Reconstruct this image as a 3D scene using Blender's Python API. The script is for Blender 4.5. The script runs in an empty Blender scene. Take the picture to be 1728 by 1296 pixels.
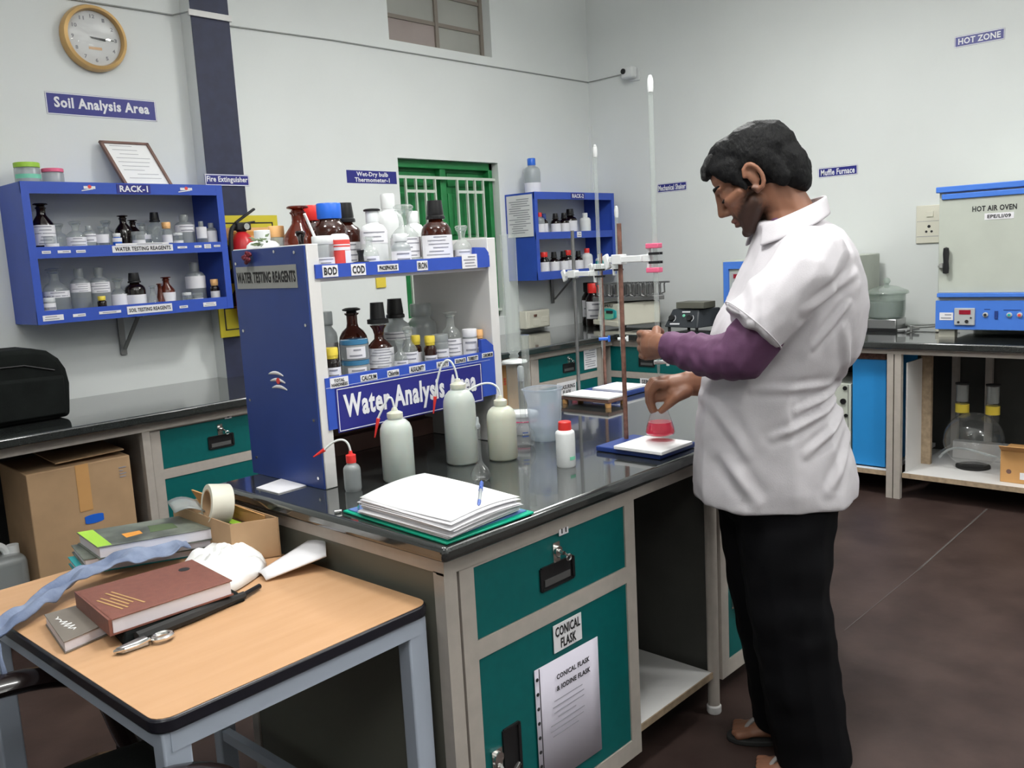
import bpy, bmesh, math, random
import numpy as np
from mathutils import Vector, Matrix, noise
random.seed(7)
sc = bpy.context.scene
COL = sc.collection

# ---------------------------------------------------------------- camera, world, lamps, exposure
CAM_Z = 1.42
cam_d = bpy.data.cameras.new('camera'); cam = bpy.data.objects.new('camera', cam_d); COL.objects.link(cam)
cam_d.sensor_fit = 'HORIZONTAL'; cam_d.sensor_width = 36.0; cam_d.lens = 1490.35 / 1728 * 36; cam_d.clip_start = 0.05; cam_d.clip_end = 60
YAW, PITCH, ROLL = 0.756865, -0.147088, -0.0534174
fw = Vector((math.cos(YAW) * math.cos(PITCH), math.sin(YAW) * math.cos(PITCH), math.sin(PITCH)))
rt = Vector((math.sin(YAW), -math.cos(YAW), 0)); up = rt.cross(fw)
r2 = math.cos(ROLL) * rt + math.sin(ROLL) * up; u2 = -math.sin(ROLL) * rt + math.cos(ROLL) * up
cam.matrix_world = Matrix(((r2.x, u2.x, -fw.x, 0), (r2.y, u2.y, -fw.y, 0), (r2.z, u2.z, -fw.z, CAM_Z), (0, 0, 0, 1)))
sc.camera = cam
w = bpy.data.worlds.new('room_ambient'); sc.world = w; w.use_nodes = True
w.node_tree.nodes['Background'].inputs[0].default_value = (0.75, 0.8, 0.85, 1); w.node_tree.nodes['Background'].inputs[1].default_value = 0.25
sc.view_settings.view_transform = 'Standard'; sc.view_settings.look = 'None'; sc.view_settings.gamma = 1; sc.view_settings.use_curve_mapping = False
sc.view_settings.exposure = 0.40
sc.cycles.caustics_reflective = False; sc.cycles.caustics_refractive = False; sc.cycles.transparent_max_bounces = 24
sc.cycles.max_bounces = 8; sc.cycles.diffuse_bounces = 4; sc.cycles.sample_clamp_indirect = 4

# ceiling-hung lamp panels, open above and below: (x, y, z, size_x, size_y, watts down, watts up); their housings are built with the room
LAMPS = [(1.45, 0.95, 2.72, 0.3, 0.3, 17, 26), (3.5, 2.2, 3.05, 0.4, 0.3, 34, 36), (0.5, 1.9, 2.75, 0.3, 0.3, 8, 16), (3.2, -0.6, 2.85, 0.4, 0.4, 18, 32), (-1.2, -0.6, 2.9, 0.6, 0.6, 14, 34), (2.2, -2.4, 2.9, 0.6, 0.6, 16, 34)]
for lx, ly, lz, sx, sy, pw, pu in LAMPS:
    for nm, z, e, rx in (('lamp_light', lz, pw, 0), ('lamp_uplight', lz + .08, pu, math.pi)):
        ld = bpy.data.lights.new(nm, 'AREA'); ld.shape = 'RECTANGLE'; ld.size = sx; ld.size_y = sy; ld.energy = e; ld.color = (1.0, 1.0, 0.975)
        lo = bpy.data.objects.new(nm, ld); COL.objects.link(lo); lo.location = (lx, ly, z); lo.rotation_euler = (rx, 0, 0)

# ---------------------------------------------------------------- materials
MATS = {}
def mat(name, col, rough=0.5, metal=0.0, spec=0.5, noise_amt=0.0, noise_scale=8.0, col2=None, bump=0.0, bump_scale=60.0, trans=0.0, ior=1.45, coat=0.0, emit=0.0, alpha=1.0, stretch=None, sss=0.0):
    if name in MATS: return MATS[name]
    m = bpy.data.materials.new(name); m.use_nodes = True; nt = m.node_tree; b = nt.nodes['Principled BSDF']
    b.inputs['Base Color'].default_value = (*col, 1); b.inputs['Roughness'].default_value = rough; b.inputs['Metallic'].default_value = metal
    b.inputs['Specular IOR Level'].default_value = spec; b.inputs['Transmission Weight'].default_value = trans; b.inputs['IOR'].default_value = ior
    b.inputs['Coat Weight'].default_value = coat; b.inputs['Alpha'].default_value = alpha
    if emit: b.inputs['Emission Color'].default_value = (*col, 1); b.inputs['Emission Strength'].default_value = emit
    if sss: b.inputs['Subsurface Weight'].default_value = sss; b.inputs['Subsurface Radius'].default_value = (0.02, 0.01, 0.006); b.inputs['Subsurface Scale'].default_value = 0.3
    if noise_amt or col2 or bump:
        tc = nt.nodes.new('ShaderNodeTexCoord'); mp = nt.nodes.new('ShaderNodeMapping'); nt.links.new(tc.outputs['Object'], mp.inputs['Vector'])
        if stretch: mp.inputs['Scale'].default_value = stretch
    if noise_amt or col2:
        nz = nt.nodes.new('ShaderNodeTexNoise'); nz.inputs['Scale'].default_value = noise_scale; nz.inputs['Detail'].default_value = 5
        nt.links.new(mp.outputs['Vector'], nz.inputs['Vector'])
        cr = nt.nodes.new('ShaderNodeValToRGB'); cr.color_ramp.elements[0].position = 0.32; cr.color_ramp.elements[1].position = 0.68
        c2 = col2 if col2 else tuple(min(1, c * (1 + noise_amt)) for c in col); c1 = col if col2 else tuple(c * (1 - noise_amt) for c in col)
        cr.color_ramp.elements[0].color = (*c1, 1); cr.color_ramp.elements[1].color = (*c2, 1)
        nt.links.new(nz.outputs['Fac'], cr.inputs['Fac']); nt.links.new(cr.outputs['Color'], b.inputs['Base Color'])
    if bump:
        n2 = nt.nodes.new('ShaderNodeTexNoise'); n2.inputs['Scale'].default_value = bump_scale; n2.inputs['Detail'].default_value = 3
        nt.links.new(mp.outputs['Vector'], n2.inputs['Vector'])
        bp = nt.nodes.new('ShaderNodeBump'); bp.inputs['Strength'].default_value = bump; bp.inputs['Distance'].default_value = 0.004
        nt.links.new(n2.outputs['Fac'], bp.inputs['Height']); nt.links.new(bp.outputs['Normal'], b.inputs['Normal'])
    MATS[name] = m; return m
def thin(name, tint, body=None, body_amt=0.0, rough=0.03, fres=1.5):
    """thin-walled glass or film: tinted see-through, mirror-like at grazing angles, a little of its own body colour"""
    if name in MATS: return MATS[name]
    m = bpy.data.materials.new(name); m.use_nodes = True; nt = m.node_tree; nt.nodes.remove(nt.nodes['Principled BSDF']); out = nt.nodes['Material Output']
    tr = nt.nodes.new('ShaderNodeBsdfTransparent'); tr.inputs[0].default_value = (*tint, 1)
    gl = nt.nodes.new('ShaderNodeBsdfGlossy'); gl.inputs['Roughness'].default_value = rough; gl.inputs[0].default_value = (0.95, 0.95, 0.95, 1)
    lw = nt.nodes.new('ShaderNodeLayerWeight'); pw_ = nt.nodes.new('ShaderNodeMath'); pw_.operation = 'POWER'; pw_.inputs[1].default_value = 3.0; nt.links.new(lw.outputs['Facing'], pw_.inputs[0])
    fr = nt.nodes.new('ShaderNodeMath'); fr.operation = 'MULTIPLY_ADD'; fr.inputs[1].default_value = 0.65; fr.inputs[2].default_value = 0.045; nt.links.new(pw_.outputs[0], fr.inputs[0])
    mx = nt.nodes.new('ShaderNodeMixShader'); nt.links.new(fr.outputs[0], mx.inputs[0])
    src = tr
    if body:
        df = nt.nodes.new('ShaderNodeBsdfDiffuse'); df.inputs[0].default_value = (*body, 1); tl = nt.nodes.new('ShaderNodeBsdfTranslucent'); tl.inputs[0].default_value = (*body, 1)
        dm = nt.nodes.new('ShaderNodeMixShader'); dm.inputs[0].default_value = 0.4; nt.links.new(df.outputs[0], dm.inputs[1]); nt.links.new(tl.outputs[0], dm.inputs[2])
        m2 = nt.nodes.new('ShaderNodeMixShader'); m2.inputs[0].default_value = body_amt
        nt.links.new(tr.outputs[0], m2.inputs[1]); nt.links.new(dm.outputs[0], m2.inputs[2]); src = m2
    nt.links.new(src.outputs[0], mx.inputs[1]); nt.links.new(gl.outputs[0], mx.inputs[2]); nt.links.new(mx.outputs[0], out.inputs['Surface'])
    MATS[name] = m; return m

M = dict(
 wall=mat('wall_paint', (0.76, 0.785, 0.775), 0.7, noise_amt=0.03, noise_scale=1.3, bump=0.05, bump_scale=180),
 ceil=mat('ceiling_paint', (0.82, 0.83, 0.82), 0.8, noise_amt=0.02),
 navy=mat('navy_paint', (0.022, 0.026, 0.06), 0.6, noise_amt=0.12, noise_scale=20),
 floor=mat('red_oxide_floor', (0.034, 0.0205, 0.018), 0.5, col2=(0.060, 0.038, 0.033), noise_scale=5, bump=0.08, bump_scale=40, spec=0.3),
 joint=mat('pale_floor_joint', (0.085, 0.072, 0.068), 0.8),
 granite=mat('black_granite', (0.016, 0.018, 0.018), 0.10, col2=(0.036, 0.040, 0.039), noise_scale=260, spec=1.0, coat=0.6),
 greige=mat('greige_steel', (0.42, 0.38, 0.34), 0.45, noise_amt=0.05, noise_scale=30),
 teal=mat('teal_powder_coat', (0.001, 0.110, 0.108), 0.42, noise_amt=0.05, noise_scale=40),
 blue=mat('blue_laminate', (0.030, 0.080, 0.44), 0.4, noise_amt=0.04, noise_scale=15),
 dblue=mat('deep_blue_laminate', (0.022, 0.050, 0.22), 0.35, noise_amt=0.05, noise_scale=10),
 sign=mat('navy_sign_vinyl', (0.022, 0.024, 0.21), 0.35),
 white=mat('white_melamine', (0.72, 0.71, 0.70), 0.45),
 paper=mat('white_paper', (0.80, 0.79, 0.82), 0.8),
 pure=mat('bright_paper', (0.90, 0.90, 0.90), 0.8),
 ink=mat('black_ink', (0.02, 0.02, 0.022), 0.7), wtext=mat('white_lettering', (0.82, 0.82, 0.85), 0.5),
 greyink=mat('grey_print', (0.28, 0.28, 0.32), 0.8),
 black=mat('black_plastic', (0.012, 0.012, 0.013), 0.35), rubber=mat('black_rubber', (0.02, 0.02, 0.02), 0.75),
 chrome=mat('chrome', (0.75, 0.74, 0.72), 0.18, metal=1.0), steel=mat('brushed_steel', (0.5, 0.5, 0.5), 0.32, metal=1.0), darksteel=mat('dull_steel', (0.22, 0.22, 0.22), 0.45, metal=0.8),
 rust=mat('rusty_rod', (0.20, 0.10, 0.075), 0.6, metal=0.3, noise_amt=0.35, noise_scale=60),
 glass=thin('clear_glass', (0.92, 0.94, 0.93), (0.8, 0.84, 0.82), 0.20),
 frost=thin('frosted_plastic', (0.85, 0.87, 0.88), (0.62, 0.66, 0.66), 0.5, rough=0.3),
 beaker=thin('milky_beaker_plastic', (0.9, 0.93, 0.97), (0.68, 0.74, 0.82), 0.42, rough=0.25),
 amber=thin('amber_glass', (0.30, 0.09, 0.04), (0.075, 0.018, 0.010), 0.55, rough=0.05),
 amberdk=thin('dark_amber_glass', (0.10, 0.04, 0.03), (0.018, 0.008, 0.007), 0.7, rough=0.05),
 rustglass=thin('red_brown_glass', (0.45, 0.12, 0.06), (0.20, 0.035, 0.015), 0.6, rough=0.05),
 hdpe=mat('white_hdpe', (0.76, 0.78, 0.78), 0.4), ldpe=mat('natural_ldpe', (0.50, 0.545, 0.505), 0.33, noise_amt=0.03, sss=0.3), ldpe2=mat('yellowish_ldpe', (0.56, 0.575, 0.48), 0.33, sss=0.3),
 tube=mat('milky_tube', (0.70, 0.73, 0.72), 0.35), red=mat('red_plastic', (0.72, 0.035, 0.03), 0.35), bluecap=mat('blue_plastic', (0.02, 0.13, 0.62), 0.35),
 lidblue=thin('blue_lid_film', (0.35, 0.6, 0.8), (0.10, 0.38, 0.66), 0.75), yellow=mat('yellow_plastic', (0.80, 0.62, 0.07), 0.4), orange=mat('orange_plastic', (0.85, 0.48, 0.2), 0.4),
 cream=mat('cream_enamel', (0.66, 0.64, 0.54), 0.45, noise_amt=0.03), pink=mat('pink_rubber', (0.80, 0.14, 0.26), 0.5),
 wood=mat('beech_laminate', (0.52, 0.30, 0.155), 0.45, col2=(0.56, 0.33, 0.18), noise_scale=3.0, stretch=(1.5, 14, 14)),
 edge=mat('black_edge_band', (0.012, 0.012, 0.018), 0.3), leg=mat('blue_grey_steel', (0.42, 0.47, 0.56), 0.4),
 card=mat('cardboard', (0.42, 0.27, 0.15), 0.8, noise_amt=0.06, noise_scale=12), kraft=mat('orange_kraft_card', (0.56, 0.30, 0.11), 0.75, noise_amt=0.05),
 ply=mat('raw_ply_edge', (0.36, 0.27, 0.18), 0.8, noise_amt=0.2, noise_scale=40), brownply=mat('brown_laminate', (0.19, 0.105, 0.085), 0.5, noise_amt=0.12),
 skin=mat('brown_skin', (0.25, 0.112, 0.066), 0.5, noise_amt=0.08, noise_scale=25, sss=0.08), hair=mat('black_hair', (0.005, 0.005, 0.006), 0.55, col2=(0.011, 0.011, 0.011), noise_scale=120, bump=0.5, bump_scale=260, spec=0.12, stretch=(1, 1, .4)),
 greyhair=mat('greying_hair', (0.012, 0.012, 0.012), 0.7, spec=0.2, col2=(0.05, 0.05, 0.05), noise_scale=150, bump=0.5, bump_scale=260), beard=mat('black_stubble', (0.05, 0.025, 0.018), 0.7, col2=(0.012, 0.009, 0.008), noise_scale=140, bump=0.5, bump_scale=200),
 coat=mat('white_coat_cotton', (0.60, 0.575, 0.605), 0.8, noise_amt=0.02, noise_scale=40, bump=0.12, bump_scale=300), purple=mat('plum_shirt_cotton', (0.105, 0.040, 0.095), 0.75, noise_amt=0.12, noise_scale=18, bump=0.1, bump_scale=250),
 trousers=mat('black_trouser_cloth', (0.0035, 0.0035, 0.0045), 0.85, spec=0.15, noise_amt=0.2), sandal=mat('grey_sandal', (0.32, 0.30, 0.29), 0.6),
 green=mat('green_enamel', (0.015, 0.20, 0.055), 0.45, noise_amt=0.10, noise_scale=12), grille=mat('pale_grille_paint', (0.60, 0.66, 0.58), 0.5),
 gold=mat('gold_plastic', (0.66, 0.42, 0.17), 0.35, metal=0.35), fired=mat('extinguisher_red', (0.55, 0.02, 0.025), 0.3), poster=mat('yellow_poster', (0.62, 0.52, 0.03), 0.5),
 ovenblue=mat('oven_blue', (0.065, 0.20, 0.68), 0.4), ovengrey=mat('oven_grey_green', (0.50, 0.53, 0.47), 0.5, noise_amt=0.03), azure=mat('azure_paint', (0.02, 0.25, 0.62), 0.5, noise_amt=0.03),
 folder=mat('green_plastic_folder', (0.0, 0.36, 0.22), 0.35), folderblue=mat('blue_folder_cover', (0.10, 0.18, 0.42), 0.3), penblue=mat('pen_blue', (0.06, 0.12, 0.42), 0.3),
 diary=mat('brown_leatherette', (0.20, 0.075, 0.055), 0.5, noise_amt=0.1, noise_scale=60, bump=0.15, bump_scale=400), pages=mat('book_pages', (0.72, 0.70, 0.76), 0.8), taupe=mat('taupe_cover', (0.19, 0.165, 0.14), 0.5, noise_amt=0.1),
 mag=mat('photo_cover', (0.05, 0.055, 0.05), 0.35, col2=(0.20, 0.22, 0.18), noise_scale=14), lime=mat('lime_print', (0.36, 0.62, 0.06), 0.4), cloth=mat('blue_grey_cloth', (0.12, 0.155, 0.25), 0.9, col2=(0.26, 0.31, 0.43), noise_scale=16, bump=0.3, bump_scale=120),
 whitecloth=mat('white_cloth', (0.83, 0.83, 0.82), 0.9, bump=0.2, bump_scale=150), bag=mat('black_fabric', (0.005, 0.0065, 0.006), 0.85, spec=0.2, noise_amt=0.3, noise_scale=12, bump=0.2, bump_scale=200), chair=mat('dark_brown_plastic', (0.012, 0.007, 0.007), 0.25, coat=0.3),
 tealdk=mat('teal_book', (0.03, 0.30, 0.32), 0.5), pinkliq=thin('pink_solution', (1.0, 0.10, 0.25), (0.90, 0.006, 0.10), 0.75, rough=0.08), darkglass=thin('greenish_thick_glass', (0.84, 0.89, 0.86), (0.62, 0.68, 0.64), 0.3), lav=mat('lavender_white_paper', (0.60, 0.57, 0.66), 0.8), flaskglass=thin('flask_glass', (0.96, 0.96, 0.96), (0.8, 0.84, 0.82), 0.05), water=thin('clear_solution', (0.9, 0.93, 0.93), (0.7, 0.75, 0.75), 0.15),
 display=mat('red_display', (0.30, 0.01, 0.03), 0.3), panelgrey=mat('panel_grey', (0.45, 0.47, 0.48), 0.4), tealprint=mat('teal_print', (0.02, 0.42, 0.42), 0.4), greenprint=mat('green_print', (0.2, 0.62, 0.42), 0.4),
 pane=mat('pinkish_pane', (0.34, 0.285, 0.27), 0.3, noise_amt=0.08, noise_scale=3), pane2=mat('greyish_pane', (0.36, 0.36, 0.33), 0.3, noise_amt=0.08, noise_scale=3), winframe=mat('brown_window_metal', (0.23, 0.20, 0.17), 0.5), ivory=mat('ivory_plastic', (0.70, 0.68, 0.58), 0.45),
 redprint=mat('red_print', (0.75, 0.07, 0.06), 0.5), orangeprint=mat('orange_print', (0.72, 0.30, 0.05), 0.5), leaf=mat('leaf_green', (0.09, 0.13, 0.06), 0.6), petal=mat('wine_petal', (0.13, 0.008, 0.02), 0.6),
 cable=mat('grey_cable', (0.30, 0.31, 0.30), 0.6), hotplate=mat('charcoal_case', (0.030, 0.035, 0.042), 0.45), olive=mat('olive_grey_plate', (0.13, 0.13, 0.105), 0.5), baydark=mat('bay_shade_and_divider', (0.045, 0.045, 0.040), 0.6, noise_amt=0.1),  # last one: bay shade put into the panel colour, also the dark grey divider
)

def stubble(m):
    nt = m.node_tree; b = nt.nodes['Principled BSDF']; src = b.inputs['Base Color'].links[0].from_socket
    for nm, col in (('stubble', (0.016, 0.010, 0.009)), ('lips', (0.15, 0.055, 0.045))):
        at = nt.nodes.new('ShaderNodeAttribute'); at.attribute_name = nm; mx = nt.nodes.new('ShaderNodeMix'); mx.data_type = 'RGBA'; mx.inputs[7].default_value = (*col, 1)
        nt.links.new(at.outputs['Fac'], mx.inputs[0]); nt.links.new(src, mx.inputs[6]); src = mx.outputs[2]
    nt.links.new(src, b.inputs['Base Color'])
stubble(M['skin'])

# ---------------------------------------------------------------- mesh helpers (all shapes in world coordinates)
class MB:
    def __init__(s): s.v = []; s.f = []
    def add(s, vs, fs):
        o = len(s.v); s.v += [tuple(p) for p in vs]; s.f += [tuple(i + o for i in f) for f in fs]; return s
    def box(s, x0, x1, y0, y1, z0, z1):
        return s.add([(x0, y0, z0), (x1, y0, z0), (x1, y1, z0), (x0, y1, z0), (x0, y0, z1), (x1, y0, z1), (x1, y1, z1), (x0, y1, z1)],
                     [(3, 2, 1, 0), (4, 5, 6, 7), (0, 1, 5, 4), (1, 2, 6, 5), (2, 3, 7, 6), (3, 0, 4, 7)])
    def prism(s, low, high):
        n = len(low)
        return s.add(list(low) + list(high), [tuple(range(n))[::-1], tuple(range(n, 2 * n))] + [(i, (i + 1) % n, n + (i + 1) % n, n + i) for i in range(n)])
    def obox(s, c, ax, ay, az):
        """box centred at c with half-axis vectors"""
        c, ax, ay, az = map(Vector, (c, ax, ay, az))
        return s.prism([c - ax - ay - az, c + ax - ay - az, c + ax + ay - az, c - ax + ay - az], [c - ax - ay + az, c + ax - ay + az, c + ax + ay + az, c - ax + ay + az])
    def lathe(s, prof, x, y, z0=0.0, n=24, axis=None, sx=1, sy=1):
        """prof: (radius, height) from bottom to top; capped where the radius is not 0"""
        A = Vector(axis).normalized() if axis else Vector((0, 0, 1)); e1 = A.orthogonal().normalized() if axis else Vector((1, 0, 0)); e2 = A.cross(e1)
        o = Vector((x, y, z0)); vs = []; fs = []
        for r, h in prof:
            for k in range(n):
                t = 2 * math.pi * k / n; vs.append(o + A * h + (e1 * math.cos(t) * sx + e2 * math.sin(t) * sy) * max(r, 1e-5))
        for i in range(len(prof) - 1):
            for k in range(n):
                a = i * n + k; b = i * n + (k + 1) % n; fs.append((a, b, b + n, a + n))
        fs.append(tuple(range(n))[::-1]); fs.append(tuple(range((len(prof) - 1) * n, len(prof) * n)))
        return s.add(vs, fs)
    def cyl(s, p0, p1, r0, r1=None, n=14):
        p0, p1 = Vector(p0), Vector(p1); r1 = r0 if r1 is None else r1
        return s.lathe([(r0, 0), (r1, (p1 - p0).length)], p0.x, p0.y, p0.z, n, axis=p1 - p0)
    def tube(s, pts, r, n=8, closed=False):
        pts = [Vector(p) for p in pts]; N = len(pts); rad = r if isinstance(r, (list, tuple)) else [r] * N; vs = []; fs = []; pe = None
        for i, p in enumerate(pts):
            d = (pts[min(i + 1, N - 1)] - pts[max(i - 1, 0)]); d = d.normalized() if d.length > 1e-9 else Vector((0, 0, 1))
            e = (pe - d * pe.dot(d)) if pe is not None else d.orthogonal()
            e = e.normalized() if e.length > 1e-6 else d.orthogonal().normalized(); pe = e; g = d.cross(e)
            for k in range(n):
                t = 2 * math.pi * k / n; vs.append(p + (e * math.cos(t) + g * math.sin(t)) * rad[i])
        for i in range(N - 1):
            for k in range(n):
                a = i * n + k; b = i * n + (k + 1) % n; fs.append((a, b, b + n, a + n))
        fs.append(tuple(range(n))[::-1]); fs.append(tuple(range((N - 1) * n, N * n)))
        return s.add(vs, fs)
    def bar(s, p0, p1, w, h, upv=(0, 0, 1)):
        p0, p1 = Vector(p0), Vector(p1); d = (p1 - p0).normalized(); u = Vector(upv); sd = d.cross(u).normalized(); u = sd.cross(d)
        return s.obox((p0 + p1) / 2, d * (p1 - p0).length / 2, sd * w / 2, u * h / 2)
    def grid(s, fn, nu, nv):
        vs = [fn(i / nu, j / nv) for i in range(nu + 1) for j in range(nv + 1)]; W = nv + 1
        return s.add(vs, [(i * W + j, (i + 1) * W + j, (i + 1) * W + j + 1, i * W + j + 1) for i in range(nu) for j in range(nv)])
    def sphere(s, c, r, n=12, sc3=(1, 1, 1)):
        c = Vector(c); prof = []
        vs = [c + Vector((0, 0, -r * sc3[2]))]; rings = n // 2
        for i in range(1, rings):
            a = math.pi * i / rings
            for k in range(n):
                t = 2 * math.pi * k / n; vs.append(c + Vector((math.sin(a) * math.cos(t) * r * sc3[0], math.sin(a) * math.sin(t) * r * sc3[1], -math.cos(a) * r * sc3[2])))
        vs.append(c + Vector((0, 0, r * sc3[2]))); fs = []
        for k in range(n): fs.append((0, 1 + (k + 1) % n, 1 + k)); fs.append((len(vs) - 1, 1 + (rings - 2) * n + k, 1 + (rings - 2) * n + (k + 1) % n))
        for i in range(rings - 2):
            for k in range(n):
                a = 1 + i * n + k; b = 1 + i * n + (k + 1) % n; fs.append((a, b, b + n, a + n))
        return s.add(vs, fs)

def origin(o):
    p = Vector((0, 0, 0))
    while o: p += o.location; o = o.parent
    return p
def obj(name, mb, m, parent=None, loc=None, smooth=True, bevel=0.0, seg=2, solid=0.0, angle=35, subsurf=0):
    """links the collected shapes as ONE mesh object, its own origin at loc (or at its parent's)"""
    o0 = origin(parent) if parent else Vector((0, 0, 0)); base = Vector(loc) if loc else Vector((0, 0, 0)); off = o0 + base if not parent else o0
    me = bpy.data.meshes.new(name); me.from_pydata([tuple(Vector(p) - off) for p in mb.v], [], mb.f); me.validate(); me.update()
    bm = bmesh.new(); bm.from_mesh(me); bmesh.ops.recalc_face_normals(bm, faces=bm.faces); bm.to_mesh(me); bm.free()
    me.materials.append(m)
    if smooth:
        me.polygons.foreach_set('use_smooth', [True] * len(me.polygons)); me.set_sharp_from_angle(angle=math.radians(angle))
    o = bpy.data.objects.new(name, me); COL.objects.link(o)
    if parent: o.parent = parent
    else: o.location = base
    if solid: md = o.modifiers.new('thickness', 'SOLIDIFY'); md.thickness = solid; md.offset = 0
    if bevel: md = o.modifiers.new('bevel', 'BEVEL'); md.width = bevel; md.segments = seg; md.limit_method = 'ANGLE'; md.angle_limit = math.radians(40)
    if subsurf: md = o.modifiers.new('subsurf', 'SUBSURF'); md.levels = subsurf; md.render_levels = subsurf
    return o
def tag(o, label, cat, group=None):
    o['label'] = label; o['category'] = cat
    if group: o['group'] = group
    return o
def thing(name, label, cat, loc, group=None):
    o = bpy.data.objects.new(name, None); COL.objects.link(o); o.location = loc; o.empty_display_size = 0.05
    return tag(o, label, cat, group)
def struct(name, mb, m, parent=None, **k):
    o = obj(name, mb, m, parent, **k)
    if not parent: o['kind'] = 'structure'
    return o
def structroot(name, loc):
    o = bpy.data.objects.new(name, None); COL.objects.link(o); o.location = loc; o['kind'] = 'structure'; return o
_TXT = {}
def glyphs(s, bold):
    if (s, bold) in _TXT: return _TXT[(s, bold)]
    cu = bpy.data.curves.new('lettering', 'FONT'); cu.body = s; cu.offset = {0: 0.004, 1: 0.026, 2: 0.036}[int(bold)]; cu.align_x = 'CENTER'; cu.space_line = 0.95; cu.resolution_u = 2; cu.extrude = 0.01
    if bold: cu.space_character = 1.06 if bold == 1 else 1.1
    t = bpy.data.objects.new('lettering', cu); COL.objects.link(t); dg = bpy.context.evaluated_depsgraph_get(); me = bpy.data.meshes.new_from_object(t.evaluated_get(dg))
    vs = [v.co.copy() for v in me.vertices]; fs = [tuple(p.vertices) for p in me.polygons]
    bpy.data.objects.remove(t); bpy.data.curves.remove(cu); bpy.data.meshes.remove(me)
    xs = [v.x for v in vs]; ys = [v.y for v in vs]; cx, cy = (min(xs) + max(xs)) / 2, (min(ys) + max(ys)) / 2
    _TXT[(s, bold)] = ([(v.x - cx, v.y - cy) + (v.z,) for v in vs], fs, max(xs) - min(xs), max(ys) - min(ys)); return _TXT[(s, bold)]
def text(s, c, xd, ud, width, height, m, parent, bold=True, name='lettering'):
    """lettering centred at c, reading along xd with up along ud, fitted into width x height, a hair proud of its plate"""
    vs, fs, tw, th = glyphs(s, bold); xd, ud, c = Vector(xd).normalized(), Vector(ud).normalized(), Vector(c); nn = xd.cross(ud); mb = MB()
    mb.add([c + xd * (x * width / tw) + ud * (y * height / th) + nn * (0.0006 + 0.0004 * (z > 0)) for x, y, z in vs], fs)
    return obj(name, mb, m, parent, smooth=False)
def lines(mb, c, xd, ud, width, height, n, th=0.0016, seed=0, proud=0.0008):
    """rows of print, too small to read"""
    rnd = random.Random(seed); xd, ud, c = Vector(xd).normalized(), Vector(ud).normalized(), Vector(c); nn = xd.cross(ud)
    for i in range(n):
        w0 = width * rnd.uniform(0.5, 1.0); y = height * (0.5 - (i + 0.5) / n); x = (rnd.random() - 0.5) * (width - w0)
        mb.obox(c + xd * x + ud * y + nn * proud / 2, xd * w0 / 2, ud * th / 2, nn * proud / 2)
    return mb
XL, UP = Vector((1, 0, 0)), Vector((0, 0, 1)); XR = Vector((0, -1, 0))   # reading directions on the left and the right wall
def arcpts(p0, p1, p2, n=14):
    p0, p1, p2 = Vector(p0), Vector(p1), Vector(p2)
    return [p0 * (1 - t) ** 2 + p1 * 2 * t * (1 - t) + p2 * t * t for t in [i / n for i in range(n + 1)]]
def bez(*P, n=18):
    P = [Vector(p) for p in P]; out = []
    for i in range(n + 1):
        t = i / n; Q = P
        while len(Q) > 1: Q = [Q[k].lerp(Q[k + 1], t) for k in range(len(Q) - 1)]
        out.append(Q[0])
    return out
# ---------------------------------------------------------------- the room
WL, WR, T = 4.33, 5.62, 0.852          # left wall plane y, right wall plane x, worktop height
struct('floor', MB().box(-3, WR + .1, -3.5, WL + .1, -0.06, 0), M['floor'])
fl = bpy.data.objects['floor']
struct('joint_line', MB().bar((3.0, 1.242, 0.0008), (3.8, 1.236, 0.0008), 0.003, 0.0012).bar((3.75, 1.236, 0.0008), (4.8, 1.25, 0.0008), 0.008, 0.0012), M['joint'], fl)
struct('ceiling', MB().box(-3, WR + .1, -3.5, WL + .1, 3.6, 3.66), M['ceil'])
wx0, wx1, wz0, wz1 = 3.66, 4.56, 2.745, 3.35; gx0, gx1, gz0, gz1 = 3.656, 4.55, 0.98, 2.042
wl = MB()
for a, b, c, d in ((-3, wx0, 0, 3.6), (wx1, WR + .1, 0, 3.6), (wx0, wx1, gz1, wz0), (wx0, wx1, wz1, 3.6), (wx0, wx1, 0, gz0)): wl.box(a, b, WL, WL + .16, c, d)
wl.box(wx0 - .01, wx1 + .01, WL + .14, WL + .16, gz0, wz1)
struct('wall_left', wl, M['wall'], smooth=False)
struct('wall_right', MB().box(WR, WR + .12, -3.5, WL + .1, 0, 3.6), M['wall'], smooth=False)
struct('wall_back', MB().box(-3.12, -3, -3.5, WL + .1, 0, 3.6), M['wall'], smooth=False)
struct('wall_front', MB().box(-3, WR + .1, -3.62, -3.5, 0, 3.6), M['wall'], smooth=False)
pil = struct('pillar', MB().box(2.314, 2.525, 4.235, 4.34, 0, 3.6), M['wall'], smooth=False)
struct('pillar_face', MB().box(2.316, 2.525, 4.231, 4.235, 0, 3.6), M['navy'], pil, smooth=False)
struct('cable_casing', MB().box(2.30, 2.535, 4.219, 4.231, 2.66, 2.69), M['white'], pil, bevel=.002)
struct('trim_1', MB().box(WR - .022, WR, WL - .022, WL, 0.852, 2.35), M['wall'])      # plastered-over pipe in the corner
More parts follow.
